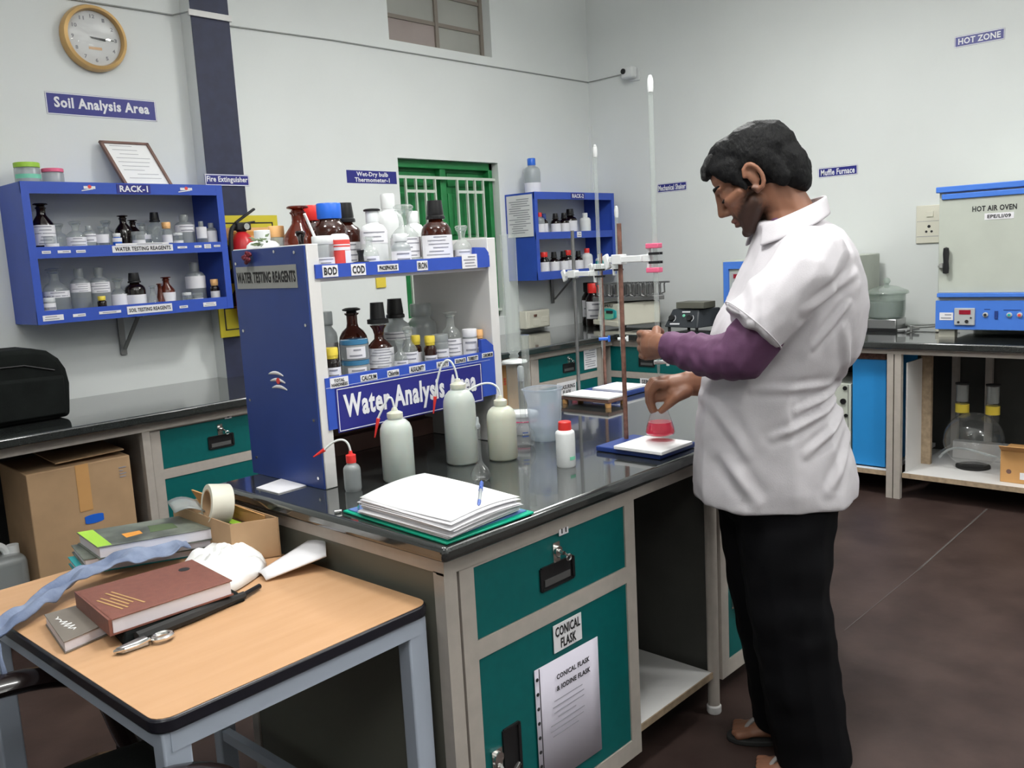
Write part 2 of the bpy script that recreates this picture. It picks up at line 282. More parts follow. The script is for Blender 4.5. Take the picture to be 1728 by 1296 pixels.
# the high window: metal frame, four rows of panes
w1 = structroot('window_1', (wx0, WL, wz0))
fr = MB()
for z in (wz0 + .012, 2.915, 3.1, 3.3): fr.box(wx0, wx1, WL + .075, WL + .10, z - .012, z + .012)
for x in (wx0 + .012, 4.13, wx1 - .015): fr.box(x - .014, x + .014, WL + .07, WL + .105, wz0, wz1)
struct('window_frame', fr, M['winframe'], w1, smooth=False)
for i, (z0, z1) in enumerate(((wz0 + .024, 2.903), (2.927, 3.088), (3.112, 3.288))):
    for j, (x0, x1) in enumerate(((wx0 + .026, 4.116), (4.144, wx1 - .03))):
        struct('pane', MB().box(x0, x1, WL + .085, WL + .09, z0, z1), M['pane'] if (i == 0 and j == 0) else M['pane2'], w1, smooth=False)
# the green shuttered window with its grille
w2 = structroot('window_2', (gx0, WL, gz0))
fr = MB().box(gx0, gx1, WL + .05, WL + .12, gz1 - .05, gz1).box(gx0, gx0 + .035, WL + .05, WL + .12, gz0, gz1).box(gx1 - .035, gx1, WL + .05, WL + .12, gz0, gz1).box(gx0, gx1, WL + .05, WL + .12, gz0, gz0 + .03).box(4.065, 4.115, WL + .06, WL + .12, gz0, gz1)
struct('window_frame', fr, M['green'], w2, bevel=.004)
for x0, x1 in ((gx0 + .035, 4.065), (4.115, gx1 - .035)):
    struct('shutter', MB().box(x0, x1, WL + .11, WL + .13, gz0 + .03, gz1 - .05), M['green'], w2, smooth=False)
    for z0, z1 in ((1.03, 1.5), (1.56, 1.84), (1.88, 1.975)):
        struct('shutter_panel', MB().box(x0 + .05, x1 - .05, WL + .100, WL + .115, z0, z1), M['green'], w2, bevel=.006)
for x in (3.735, 3.82, 3.90, 3.985, 4.185, 4.275, 4.35, 4.43):
    struct('grille_bar', MB().bar((x, WL + .03, 1.03), (x, WL + .03, 1.925), .016, .012, (1, 0, 0)), M['grille'], w2, smooth=False)
for x0, x1, z in ((gx0, gx1, 1.93), (3.735, 3.985, 1.843), (4.185, 4.43, 1.843), (3.735, 3.985, 1.53), (4.185, 4.43, 1.53), (gx0, gx1, 1.03)):
    struct('grille_rail', MB().bar((x0, WL + .03, z), (x1, WL + .03, z), .012, .018), M['grille'], w2, smooth=False)
# lamp housings above the frame
for i, (lx, ly, lz, sx, sy, pw, pu) in enumerate(LAMPS):
    lp = thing('hanging_lamp', 'white hanging lamp panel over the ' + ('near end of the island bench', 'far end of the island bench', 'left side bench', 'aisle beside the man', 'open floor at the back', 'aisle by the front wall')[i], 'lamp', (lx, ly, lz + .01), 'hanging lamp panels')
    obj('housing', MB().box(lx - sx / 2 - .02, lx + sx / 2 + .02, ly - sy / 2 - .02, ly + sy / 2 + .02, lz + .012, lz + .07), M['white'], lp)
    obj('rod', MB().cyl((lx, ly, lz + .07), (lx, ly, 3.6), .006), M['white'], lp)

def plate_sign(name, label, s, c, w_, h_, xd, m='sign', border=True, tw=.86, th=.62, cat='sign', bold=True):
    c = Vector(c); nn = Vector(xd).cross(UP)
    t = thing(name, label, cat, c)
    obj('plate', MB().obox(c - nn * .002, Vector(xd) * w_ / 2, UP * h_ / 2, nn * .002), M[m], t, smooth=False)
    if border:
        b = MB()
        for sg in (-1, 1):
            b.obox(c + UP * sg * (h_ / 2 - .0035), Vector(xd) * w_ / 2, UP * .0022, nn * .0007); b.obox(c + Vector(xd) * sg * (w_ / 2 - .0035), Vector(xd) * .0022, UP * h_ / 2, nn * .0007)
        obj('border', b, M['wtext'], t, smooth=False)
    text(s, c, xd, UP, w_ * tw, h_ * th, M['wtext'], t, bold)
    return t
plate_sign('wall_sign', 'blue sign reading Soil Analysis Area under the round clock', 'Soil Analysis Area', (1.876, WL - .001, 2.203), .515, .100, XL, bold=2)
plate_sign('wall_sign', 'small blue Fire Extinguisher sign on the navy pillar', 'Fire Extinguisher', (2.425, 4.226, 1.868), .25, .058, XL, tw=.92)
plate_sign('wall_sign', 'two-line blue Wet-Dry bulb Thermometer-1 sign beside green window', 'Wet-Dry bulb\nThermometer-1', (3.45, WL - .001, 1.918), .38, .075, XL, tw=.70, th=.8, border=False)
plate_sign('wall_sign', 'blue HOT ZONE sign high on the right wall', 'HOT ZONE', (WR - .001, 1.567, 2.472), .26, .062, XR, tw=.84, th=.55)
plate_sign('wall_sign', 'blue Muffle Furnace sign right of the man\'s head', 'Muffle Furnace', (WR - .001, 2.375, 1.822), .255, .062, XR)
plate_sign('wall_sign', 'blue Mechanical Shaker sign above the black hot plate', 'Mechanical Shaker', (WR - .001, 3.604, 1.832), .25, .065, XR, tw=.92)

# clock
ck = thing('wall_clock', 'round gold-rimmed wall clock with white dial at top left', 'clock', (1.862, WL, 2.508))
C0 = Vector((1.862, WL, 2.508))
obj('rim', MB().lathe([(.148, 0), (.150, .02), (.142, .045), (.128, .05), (.124, .036), (.122, .02), (.122, .0)], C0.x, C0.y, C0.z, 48, axis=(0, -1, 0)), M['gold'], ck)
dl = obj('dial', MB().lathe([(.124, .012), (.124, .022)], C0.x, C0.y, C0.z, 48, axis=(0, -1, 0)), M['pure'], ck)
for k, nm in enumerate(('12', '1', '2', '3', '4', '5', '6', '7', '8', '9', '10', '11')):
    a = math.pi / 2 - k * math.pi / 6
    text(nm, C0 + Vector((math.cos(a) * .098, -.0225, math.sin(a) * .098)), XL, UP, .010 * len(nm) + .002, .017, M['greyink'], dl, name='numeral')
obj('hour_hand', MB().bar(C0 + Vector((-.015, -.0245, .002)), C0 + Vector((.05, -.0245, -.006)), .002, .006), M['ink'], ck)
obj('minute_hand', MB().bar(C0 + Vector((-.02, -.026, .004)), C0 + Vector((.088, -.026, -.002)), .002, .003), M['ink'], ck)
obj('dial_print', MB().obox(C0 + Vector((.0, -.0226, -.045)), (.03, 0, 0), (0, .0004, 0), (0, 0, .006)), M['orange'], ck)
obj('lens', MB().lathe([(.124, .024), (.121, .031), (.108, .039), (.085, .046), (.055, .051), (.02, .053), (.0, .0532)], C0.x, C0.y, C0.z, 40, axis=(0, -1, 0)), M['flaskglass'], ck)

# cable and camera
tag(obj('wall_cable', MB().tube([(1.7, WL - .006, 2.672), (2.27, WL - .006, 2.676), (2.305, 4.22, 2.676)], .004, 6).tube([(2.53, 4.222, 2.672), (2.56, WL - .006, 2.668), (3.23, WL - .005, 2.683), (WR - .01, WL - .006, 2.684), (WR - .006, 4.0, 2.69)], .004, 6), M['cable'], loc=(3.2, WL, 2.68)), 'thin grey cable run along the wall below the high window', 'cable')
sc_ = thing('security_camera', 'small white security camera on the wall near the corner', 'camera', (WR, 3.92, 2.68))
obj('housing', MB().box(WR - .085, WR - .012, 3.865, 3.965, 2.64, 2.72), M['hdpe'], sc_, bevel=.015, seg=3)
obj('base_plate', MB().box(WR - .012, WR, 3.85, 3.94, 2.625, 2.715), M['hdpe'], sc_, bevel=.003)
obj('lens', MB().cyl((WR - .092, 3.94, 2.69), (WR - .07, 3.94, 2.69), .02), M['black'], sc_)
# fire extinguisher and its board
pb = thing('safety_board', 'yellow and black fire safety board hung behind the extinguisher', 'board', (2.49, 4.215, 1.065))
obj('panel', MB().box(2.296, 2.69, 4.214, 4.224, 1.065, 1.688), M['poster'], pb)
b = MB()
for x0, x1, z0, z1 in ((2.325, 2.66, 1.645, 1.652), (2.325, 2.332, 1.1, 1.65), (2.653, 2.66, 1.1, 1.65), (2.325, 2.66, 1.1, 1.106), (2.325, 2.66, 1.21, 1.216), (2.325, 2.66, 1.53, 1.536)): b.box(x0, x1, 4.2125, 4.214, z0, z1)
obj('border_lines', b, M['ink'], pb, smooth=False)
b = MB()
for z in (1.22, 1.34, 1.46):
    b.add([(2.333, 4.2127, z), (2.40, 4.2127, z), (2.47, 4.2127, z + .07), (2.40, 4.2127, z + .09)], [(0, 1, 2, 3)])
obj('stripe_print', b, M['ink'], pb, smooth=False)
obj('heading_print', MB().box(2.335, 2.65, 4.213, 4.214, 1.56, 1.625), M['orange'], pb, smooth=False)
obj('print', lines(MB(), (2.49, 4.213, 1.594), XL, UP, .29, .05, 1, .022, 3), M['orangeprint'], pb, smooth=False)
fe = thing('fire_extinguisher', 'red fire extinguisher with black head hung on the pillar', 'extinguisher', (2.42, 4.13, 1.165))
obj('cylinder', MB().lathe([(.055, 0), (.06, .01), (.06, .36), (.055, .39), (.04, .42), (.02, .435), (.02, .45)], 2.42, 4.13, 1.165), M['fired'], fe)
obj('valve', MB().box(2.385, 2.465, 4.105, 4.155, 1.607, 1.645).cyl((2.42, 4.13, 1.60), (2.42, 4.13, 1.62), .026), M['rubber'], fe, bevel=.006)
obj('handle', MB().bar((2.39, 4.13, 1.645), (2.50, 4.12, 1.715), .02, .012).bar((2.40, 4.13, 1.637), (2.50, 4.13, 1.65), .018, .01), M['black'], fe, bevel=.003)
obj('gauge', MB().cyl((2.43, 4.10, 1.625), (2.43, 4.09, 1.625), .016), M['chrome'], fe)
obj('hose', MB().tube(bez((2.385, 4.13, 1.63), (2.335, 4.12, 1.62), (2.335, 4.1, 1.47), (2.352, 4.1, 1.25)), .011), M['rubber'], fe)
# wall sockets
ws = thing('wall_socket', 'ivory switch and socket plate beside the oven door', 'socket', (WR, 1.835, 1.46))
obj('plate', MB().box(WR - .012, WR, 1.755, 1.89, 1.346, 1.57), M['ivory'], ws, bevel=.004)
obj('socket_holes', MB().cyl((WR - .0135, 1.815, 1.445), (WR - .011, 1.815, 1.445), .009).cyl((WR - .0135, 1.83, 1.415), (WR - .011, 1.83, 1.415), .007).cyl((WR - .0135, 1.80, 1.415), (WR - .011, 1.80, 1.415), .007), M['ink'], ws)
obj('switch', MB().box(WR - .018, WR - .011, 1.79, 1.83, 1.50, 1.535), M['ivory'], ws, bevel=.003)
obj('joint', MB().box(WR - .0126, WR - .012, 1.76, 1.885, 1.385, 1.388).box(WR - .0126, WR - .012, 1.76, 1.885, 1.475, 1.477), M['greyink'], ws, smooth=False)
sb = thing('switch_box', 'cream switch box on the wall above the far worktop', 'socket', (4.82, WL, .87))
obj('casing', MB().box(4.69, 4.95, WL - .075, WL, .872, 1.0), M['ivory'], sb, bevel=.006)
obj('face', MB().box(4.72, 4.94, WL - .078, WL - .074, .88, .99), M['cream'], sb, bevel=.003)
obj('switch', MB().box(4.77, 4.80, WL - .083, WL - .076, .955, .972), M['rust'], sb)
obj('knockout', MB().box(4.76, 4.84, WL - .080, WL - .077, .89, .935).box(4.85, 4.92, WL - .080, WL - .077, .91, .95), M['ivory'], sb, bevel=.002)
tag(obj('wall_tag', MB().box(3.415, 3.49, WL - .012, WL, 1.25, 1.325), M['yellow'], loc=(3.45, WL, 1.25), bevel=.004), 'small yellow tag on the wall seen through the shelf rack', 'tag')

# ---------------------------------------------------------------- worktops and bench frames
tag(obj('worktop', MB().box(-.7, WR, 3.50, WL, T - .038, T), M['granite'], loc=(2.5, 3.9, T - .038), bevel=.008, seg=3), 'polished black granite worktop along the left wall under the blue racks', 'worktop')
tag(obj('worktop', MB().box(4.72, WR, -.6, 3.50, T - .038, T), M['granite'], loc=(5.15, 1.5, T - .038), bevel=.008, seg=3), 'polished black granite worktop along the right wall under the oven', 'worktop')
tag(obj('worktop', MB().box(1.115, 2.94, 1.262, 2.172, T - .036, T), M['granite'], loc=(2.1, 1.9, T - .036), bevel=.012, seg=3), 'polished black granite worktop of the island with wash bottles on it', 'worktop')

def cabinet(name, label, p, xd, W, z0, z1, depth, dz, stickers=None, lock=True, lockx=.5, door_handle=.16):
    """p: front lower corner on the viewer's left (x, y); dz: drawer bottom height; teal panels in a greige carcass"""
    xd = Vector(xd).normalized(); nn = xd.cross(UP); p = Vector((p[0], p[1], 0)); mg = .042
    t = thing(name, label, 'cabinet', p + xd * W / 2 - nn * depth / 2 + UP * z0)
    P = lambda a, b, z: p + xd * a + nn * b + UP * z
    def bx(mb, a0, a1, b0, b1, c0, c1): return mb.obox(P((a0 + a1) / 2, (b0 + b1) / 2, (c0 + c1) / 2), xd * (a1 - a0) / 2, nn * (b1 - b0) / 2, UP * (c1 - c0) / 2)
    c = MB(); bx(c, 0, W, -depth, -.02, z0, z1)
    bx(c, 0, mg, -.02, 0, z0, z1); bx(c, W - mg, W, -.02, 0, z0, z1); bx(c, mg, W - mg, -.02, 0, z1 - .045, z1); bx(c, mg, W - mg, -.02, 0, dz - .042, dz); bx(c, mg, W - mg, -.02, 0, z0, z0 + .05)
    obj('carcass', c, M['greige'], t, smooth=False)
    d = MB(); bx(d, mg + .002, W - mg - .002, -.018, -.003, dz + .002, z1 - .047); dr = obj('drawer', d, M['teal'], t, smooth=False)
    hw = .058; hx = W * .5 + .0; hz = (dz + z1 - .045) / 2 - .014
    h = MB()
    for sg in (-1, 1): bx(h, hx + sg * hw - .004, hx + sg * hw + .004, -.003, .002, hz - .026, hz + .026); bx(h, hx - hw, hx + hw, -.003, .002, hz + sg * .026 - .003, hz + sg * .026 + .003)
    bx(h, hx - hw, hx + hw, -.0028, -.0022, hz - .026, hz + .026); obj('pull_handle', h, M['black'], dr, smooth=False)
    h = MB(); bx(h, hx - hw + .012, hx + hw - .012, -.002, .0005, hz - .02, hz - .004); obj('pull_lip', h, M['darksteel'], dr, smooth=False)
    if lock:
        lz = hz + .056; l = MB().cyl(P(hx, -.003, lz), P(hx, .008, lz), .012).cyl(P(hx, .008, lz), P(hx, .022, lz - .002), .005)
        bx(l, hx - .012, hx + .012, -.003, .0, lz - .03, lz + .02); obj('lock', l, M['chrome'], dr)
        k = MB().cyl(P(hx + .008, .014, lz - .004), P(hx + .022, .016, lz - .016), .003).tube([P(hx + .024 + .008 * math.cos(a), .016, lz - .020 + .007 * math.sin(a)) for a in np.linspace(0, 6.3, 13)], .0022, 5); obj('key', k, M['chrome'], dr)
    d = MB(); bx(d, mg + .002, W - mg - .002, -.018, -.003, z0 + .052, dz - .044); do = obj('door', d, M['teal'], t, smooth=False)
    h = MB(); a0 = mg + door_handle * (W - 2 * mg); hz = z0 + .235
    for sg in (-1, 1): bx(h, a0 + sg * .025 - .004, a0 + sg * .025 + .004, -.003, .002, hz - .062, hz + .062); bx(h, a0 - .025, a0 + .025, -.003, .002, hz + sg * .062 - .003, hz + sg * .062 + .003)
    bx(h, a0 - .025, a0 + .025, -.0028, -.0022, hz - .06, hz + .06); obj('pull_handle', h, M['black'], do, smooth=False)
    if lock:
        l = MB().cyl(P(a0 - .05, -.003, hz + .012), P(a0 - .05, .008, hz + .012), .014); bx(l, a0 - .066, a0 - .034, -.003, .001, hz - .03, hz + .03); l.tube([P(a0 - .05, .008, hz - .005), P(a0 - .045, .018, hz - .03), P(a0 - .02, .018, hz - .035), P(a0 + .01, .008, hz - .03)], .0065, 6); obj('lock', l, M['chrome'], do)
    return t, do, dr, P, xd, nn
def sticker(P, xd, nn, parent, a, z, w_, h_, s=None, mt='paper', name='sticker', tw=.86, th=.7, rows=None, txt='ink'):
    st = obj(name, MB().obox(P(a, .0002 if nn else 0, z), xd * w_ / 2, UP * h_ / 2, nn * .0006), M[mt], parent, smooth=False)
    return st
def note(parent, c, xd, w_, h_, s=None, mt='paper', name='name_label', tw=.86, th=.6, txt='ink', bold=True, n=0, sub=True, seed=1):
    """a small paper label on an upright face; the print is its child"""
    c = Vector(c); xd = Vector(xd).normalized(); nn = xd.cross(UP)
    st = obj(name, MB().obox(c, xd * w_ / 2, UP * h_ / 2, nn * .0007), M[mt], parent, smooth=False)
    pr = st if sub else parent
    if s: text(s, c + nn * .0008, xd, UP, w_ * tw, h_ * th, M[txt], pr, bold)
    if n: obj('print', lines(MB(), c + nn * .0007, xd, UP, w_ * .85, h_ * .85, n, h_ * .28 / n, seed), M['greyink'], pr, smooth=False)
    return st

Y11 = 1.304
t, do, dr, P, xd, nn = cabinet('lab_cabinet', 'teal island cabinet with CONICAL FLASK notice on its door', (1.190, Y11), (1, 0, 0), .625, .07, .812, .52, .602, lockx=.5)
note(t, P(.338, .002, .773), xd, .034, .028, '11', name='number_label', tw=.55, th=.7)
note(t, P(.338, .0005, .514), xd, .105, .068, 'CONICAL\nFLASK', name='door_label', tw=.88, th=.82)
sh = obj('notice_sheet', MB().grid(lambda u, v: P(.212 + .232 * u, .0015 + .0045 * u, .165 + .302 * v), 8, 2), M['lav'], t, solid=.001)
text('CONICAL FLASK', P(.345, .0068, .424), xd, UP, .125, .013, M['ink'], sh); text('& IODINE FLASK', P(.345, .0068, .396), xd, UP, .128, .013, M['ink'], sh)
obj('print', lines(MB(), P(.318, .0065, .325), xd, UP, .13, .10, 7, .0016, 5), M['greyink'], sh, smooth=False)
hol = MB()
for k in range(8): hol.cyl(P(.2185, .0028, .19 + .036 * k), P(.2185, .0040, .19 + .036 * k), .0045, n=8)
hol.obox(P(.2265, .0036, .316), xd * .0009, UP * .15, nn * .0005)
obj('punched_holes', hol, M['ink'], sh)
cabinet('lab_cabinet', 'teal island cabinet just behind the man\'s legs', (2.245, Y11), (1, 0, 0), .62, .10, .812, .52, .602)
t, do, dr, P, xd, nn = cabinet('lab_cabinet', 'teal cabinet under the left worktop below the fire extinguisher', (1.577, 3.56), (1, 0, 0), .625, .07, .812, .6, .600)
note(t, P(.355, .002, .777), xd, .034, .026, '2', name='number_label', tw=.35, th=.7)
t, do, dr, P, xd, nn = cabinet('lab_cabinet', 'teal cabinet in the far corner with a paper on its drawer', (3.972, 3.56), (1, 0, 0), .67, .07, .813, .6, .622)
note(dr, P(.555, .0012, .712), xd, .135, .135, None, n=8, name='paper_note', sub=False)
note(do, P(.30, .0012, .545), xd, .19, .10, 'MEASURING\nFLASK', name='door_label', sub=False)
t, do, dr, P, xd, nn = cabinet('lab_cabinet', 'teal cabinet under the right worktop, first from the corner', (4.76, 3.615), (0, -1, 0), .67, .07, .812, .6, .600)
note(do, P(.39, .0012, .540), xd, .22, .045, 'SEPARATING', name='door_label', sub=False)
cabinet('lab_cabinet', 'teal cabinet under the right worktop, hidden behind the man', (4.76, 2.94), (0, -1, 0), .66, .07, .812, .6, .600)

fi = thing('bench_frame', 'greige steel frame with white shelf under the island worktop', 'bench', (2.1, 1.85, 0))
obj('rail', MB().box(1.145, 2.92, 1.30, 1.325, .775, .815).box(1.145, 2.92, 2.12, 2.145, .775, .815).box(1.145, 1.175, 1.325, 2.12, .778, .815), M['greige'], fi, smooth=False)
for x, y in ((1.163, 1.318), (1.163, 2.128), (2.90, 1.318), (2.90, 2.128)):
    obj('leg', MB().box(x - .018, x + .018, y - .016, y + .016, 0, .78), M['greige'], fi, smooth=False)
lg = obj('leg', MB().cyl((2.222, 1.322, .012), (2.222, 1.322, .815), .0178), M['greige'], fi); obj('foot_cap', MB().lathe([(.020, 0), (.022, .004), (.022, .022), (.019, .026)], 2.222, 1.322), M['white'], lg)
obj('shelf', MB().box(1.815, 2.206, 1.318, 2.12, .118, .136), M['white'], fi, smooth=False); obj('shelf_edge', MB().box(1.815, 2.206, 1.314, 1.318, .117, .1365), M['ply'], fi, smooth=False)
obj('bay_shade_panel', MB().box(1.815, 2.245, 2.10, 2.115, .10, .81), M['baydark'], fi, smooth=False); obj('end_panel', MB().box(1.150, 1.158, 1.336, 2.11, .10, .78), M['olive'], fi, smooth=False)  # dark rear sheet carries the bay's shade in its colour
obj('divider', MB().box(2.228, 2.242, 1.33, 1.9, .10, .81), M['baydark'], fi, smooth=False); obj('divider_edge', MB().box(2.226, 2.244, 1.322, 1.33, .10, .81), M['rust'], fi, smooth=False)
fl_ = thing('bench_frame', 'greige steel frame under the left wall worktop with open bays', 'bench', (2.4, 3.9, 0))
obj('rail', MB().box(-.65, 4.75, 3.545, 3.575, .775, .814), M['greige'], fl_, smooth=False)
for x in (.1, 1.555, 2.225, 3.1, 3.945, 4.665): obj('leg', MB().box(x - .016, x + .016, 3.548, 3.58, 0, .776), M['greige'], fl_, smooth=False)
obj('shelf', MB().box(-.6, 1.53, 3.6, 4.30, .12, .14).box(2.25, 3.93, 3.6, 4.30, .12, .14), M['white'], fl_, smooth=False); obj('bay_shade_panel', MB().box(-.6, 4.7, 4.305, 4.325, .1, .80), M['baydark'], fl_, smooth=False)  # added dark panel before the white wall: shade of the open bays as colour
fr_ = thing('bench_frame', 'greige steel frame with white shelf under the oven', 'bench', (5.1, 1.2, 0))
obj('rail', MB().box(4.752, 4.785, -.5, 3.55, .785, .815), M['greige'], fr_, smooth=False)
for y in (1.722, 1.683, 2.26, .25): obj('leg', MB().box(4.75, 4.785, y - .0165, y + .0165, 0, .786), M['greige'], fr_, smooth=False)
for y in (1.45, 1.63): obj('rear_leg', MB().box(5.53, 5.565, y - .018, y + .018, 0, .81), M['greige'], fr_, smooth=False)
obj('shelf', MB().box(4.77, 5.57, .1, 1.66, .12, .142).box(4.77, 5.57, 1.745, 2.25, .12, .142), M['white'], fr_, smooth=False); obj('shelf_edge', MB().box(4.764, 4.77, .1, 1.66, .117, .143).box(4.764, 4.77, 1.745, 2.25, .117, .143), M['ply'], fr_, smooth=False)
obj('bay_shade_panel', MB().box(5.59, 5.61, -.4, 3.5, .1, .81), M['baydark'], fr_, smooth=False)  # dark sheet at the wall, colour standing in for shade under the worktop
# ---------------------------------------------------------------- bottles
def camdir(x, y): return math.atan2(-y, -x)
def band(x, y, r, z0, z1, half, a0, n=12, th=.0006):
    """a paper label wrapped round the side facing the room"""
    mb = MB(); ii = []; oo = []
    for i in range(n + 1):
        a = a0 - half + 2 * half * i / n; c, s_ = math.cos(a), math.sin(a)
        ii += [(x + c * r, y + s_ * r, z0), (x + c * r, y + s_ * r, z1)]; oo += [(x + c * (r + th), y + s_ * (r + th), z0), (x + c * (r + th), y + s_ * (r + th), z1)]
    k = 2 * (n + 1); vs = ii + oo; fs = []
    for i in range(n):
        a = 2 * i; fs += [(k + a, k + a + 2, k + a + 3, k + a + 1), (a, a + 1, a + 3, a + 2), (a, a + 2, k + a + 2, k + a), (a + 1, k + a + 1, k + a + 3, a + 3)]
    fs += [(0, k, k + 1, 1), (k - 2, k - 1, 2 * k - 1, 2 * k - 2)]
    return mb.add(vs, fs)
def bandprint(x, y, r, z0, z1, half, a0, n, seed=0):
    mb = MB(); rnd = random.Random(seed); h = (z1 - z0) / n
    for i in range(n):
        z = z1 - (i + .5) * h; hw = half * rnd.uniform(.35, .8); a = a0 + rnd.uniform(-.15, .15) * half
        p = [(x + math.cos(b) * (r + .0008), y + math.sin(b) * (r + .0008)) for b in np.linspace(a - hw, a + hw, 6)]
        for q, s_ in zip(p, p[1:]): mb.add([(*q, z - h * .13), (*s_, z - h * .13), (*s_, z + h * .13), (*q, z + h * .13)], [(0, 1, 2, 3)])
    return mb
SHAPES = {  # body outline, closure outline (fractions of radius / height), closure name
 'stopper': ([(.93, 0), (1, .015), (1, .50), (.93, .56), (.42, .74), (.38, .80), (.39, .87), (.48, .895), (.48, .91)], [(.36, .88), (.40, .935), (.30, .945), (.62, .965), (.64, .985), (.55, 1.0)], 'stopper'),
 'round_stopper': ([(.93, 0), (1, .015), (1, .46), (.92, .56), (.72, .64), (.42, .70), (.36, .76), (.36, .88), (.48, .90), (.48, .92)], [(.32, .88), (.36, .93), (.32, .945), (.60, .96), (.62, .98), (.4, 1.0)], 'stopper'),
 'flare': ([(.93, 0), (1, .02), (1, .42), (.9, .52), (.62, .60), (.36, .66), (.34, .74), (.44, .84), (.60, .90), (.62, .92)], [(.3, .86), (.42, .92), (.64, .94), (.66, .97), (.5, 1.0)], 'stopper'),
 'tallcap': ([(.93, 0), (1, .015), (1, .50), (.95, .57), (.80, .63), (.50, .68), (.44, .72), (.44, .76)], [(.62, .715), (.64, .73), (.62, .765), (.54, .775), (.56, .80), (.47, 1.0)], 'cap'),
 'screw': ([(.93, 0), (1, .015), (1, .60), (.95, .68), (.75, .745), (.46, .77), (.42, .82)], [(.47, .80), (.48, .81), (.48, .985), (.44, 1.0)], 'cap'),
 'widecap': ([(.93, 0), (1, .015), (1, .58), (.93, .66), (.72, .72), (.62, .75), (.62, .80)], [(.70, .775), (.72, .79), (.72, .985), (.68, 1.0)], 'cap'),
 'jar': ([(.95, 0), (1, .02), (1, .70), (.95, .76), (.90, .78)], [(.98, .77), (1.0, .78), (1.0, .98), (.95, 1.0)], 'lid'),
 'vial': ([(.95, 0), (1, .02), (1, .60), (.92, .66), (.70, .70), (.66, .76)], [(.76, .72), (.78, .73), (.78, .80), (.84, .805), (.84, .97), (.78, 1.0)], 'cap'),
 'cone': ([(.95, 0), (1, .03), (.96, .10), (.40, .72), (.38, .86), (.46, .89), (.46, .91)], [(.34, .87), (.36, .93), (.60, .95), (.60, .98), (.4, 1.0)], 'stopper'),
 'dome': ([(.93, 0), (1, .02), (1, .86), (.92, .94), (.6, 1.0)], None, None),
 'open': ([(.95, 0), (1, .02), (1, .9), (1.04, .97), (1.05, 1.0)], None, None),
}
def bottle(name, label, cat, x, y, z, r, h, shape, bm_, cm=None, paper=None, group=None, half=1.25, rows=0, pm='paper', liq=None, seed=1, n=22):
    body, clo, cn = SHAPES[shape]
    t = thing(name, label, cat, (x, y, z), group)
    obj('body', MB().lathe([(a * r, b * h) for a, b in body], x, y, z, n), M[bm_], t, angle=50)
    if clo: obj(cn, MB().lathe([(a * r, b * h) for a, b in clo], x, y, z, n), M[cm or bm_], t, angle=40)
    if liq: obj('liquid', MB().lathe([(.9 * r, .02 * h), (.95 * r, .04 * h), (.95 * r, liq[1] * h)], x, y, z, n), M[liq[0]], t, angle=50)
    if paper:
        a0 = camdir(x, y) + .12; pl = obj('paper_label', band(x, y, r * 1.005, z + paper[0] * h, z + paper[1] * h, half, a0), M[pm], t, angle=50)
        if rows: obj('print', bandprint(x, y, r * 1.005 + .0006, z + paper[0] * h, z + paper[1] * h, half * .9, a0, rows, seed), M['greyink'], pl, smooth=False)
    return t

# ---------------------------------------------------------------- wall racks
def wall_rack(label, x0, x1, tname):
    y0, z0, z1 = 4.06, 1.222, 1.824
    t = thing('wall_rack', label, 'rack', ((x0 + x1) / 2, 4.2, z0))
    for x in (x0, x1 - .018): obj('side_panel', MB().box(x, x + .018, y0 + .004, WL, z0, z1), M['blue'], t, smooth=False)
    obj('top_panel', MB().box(x0 + .018, x1 - .018, y0 + .004, WL, z1 - .018, z1), M['blue'], t, smooth=False)
    obj('top_band', MB().box(x0, x1, y0 - .004, y0 + .004, z1 - .049, z1 + .001), M['blue'], t, smooth=False)
    for z, lz0, lz1 in ((1.543, 1.502, 1.551), (1.256, 1.222, 1.280)):
        obj('shelf', MB().box(x0 + .018, x1 - .018, y0 + .004, WL, z - .018, z), M['blue'], t, smooth=False)
        obj('shelf_lip', MB().box(x0, x1, y0 - .004, y0 + .004, lz0, lz1), M['blue'], t, smooth=False)
    for x in (x0, x1 - .032): obj('front_stile', MB().box(x, x + .032, y0 - .005, y0 + .004, z0, z1), M['blue'], t, smooth=False)
    xm = (x0 + x1) / 2
    obj('wall_bracket', MB().bar((xm, WL - .012, 1.215), (xm, WL - .012, 1.03), .03, .008, (0, 1, 0)).bar((xm, WL - .03, 1.06), (xm, 4.12, 1.215), .018, .006).bar((xm, WL, 1.218), (xm, 4.1, 1.218), .03, .006), M['darksteel'], t, smooth=False)
    note(t, (xm + .02, y0 - .0058, 1.800), XL, .155, .040, tname, mt='sign', txt='wtext', name='rack_name', tw=.84, th=.72)
    return t, y0 - .0058
rk, yl = wall_rack('blue wall rack marked RACK-1 under the round clock', 1.372, 2.292, 'RACK-1')
for xc, sc_w in ((1.655, .05), (2.105, .06)):
    e = obj('emblem', MB().obox((xc, yl, 1.803), (sc_w / 2, 0, 0), (0, .0005, 0), (0, 0, .006)).obox((xc - .01, yl, 1.793), (sc_w / 2, 0, .004), (0, .0005, 0), (0, 0, .002)), M['wtext'], rk, smooth=False)
    obj('emblem_dot', MB().cyl((xc, yl - .0002, 1.806), (xc, yl - .0018, 1.806), .008, n=12), M['redprint'], e)
note(rk, (1.865, yl, 1.531), XL, .285, .030, 'WATER TESTING REAGENTS', tw=.92, th=.62)
note(rk, (1.865, yl, 1.5515), XL, .25, .009, None, n=1)
note(rk, (1.865, yl, 1.252), XL, .215, .036, 'SOIL TESTING REAGENTS', tw=.92, th=.5)
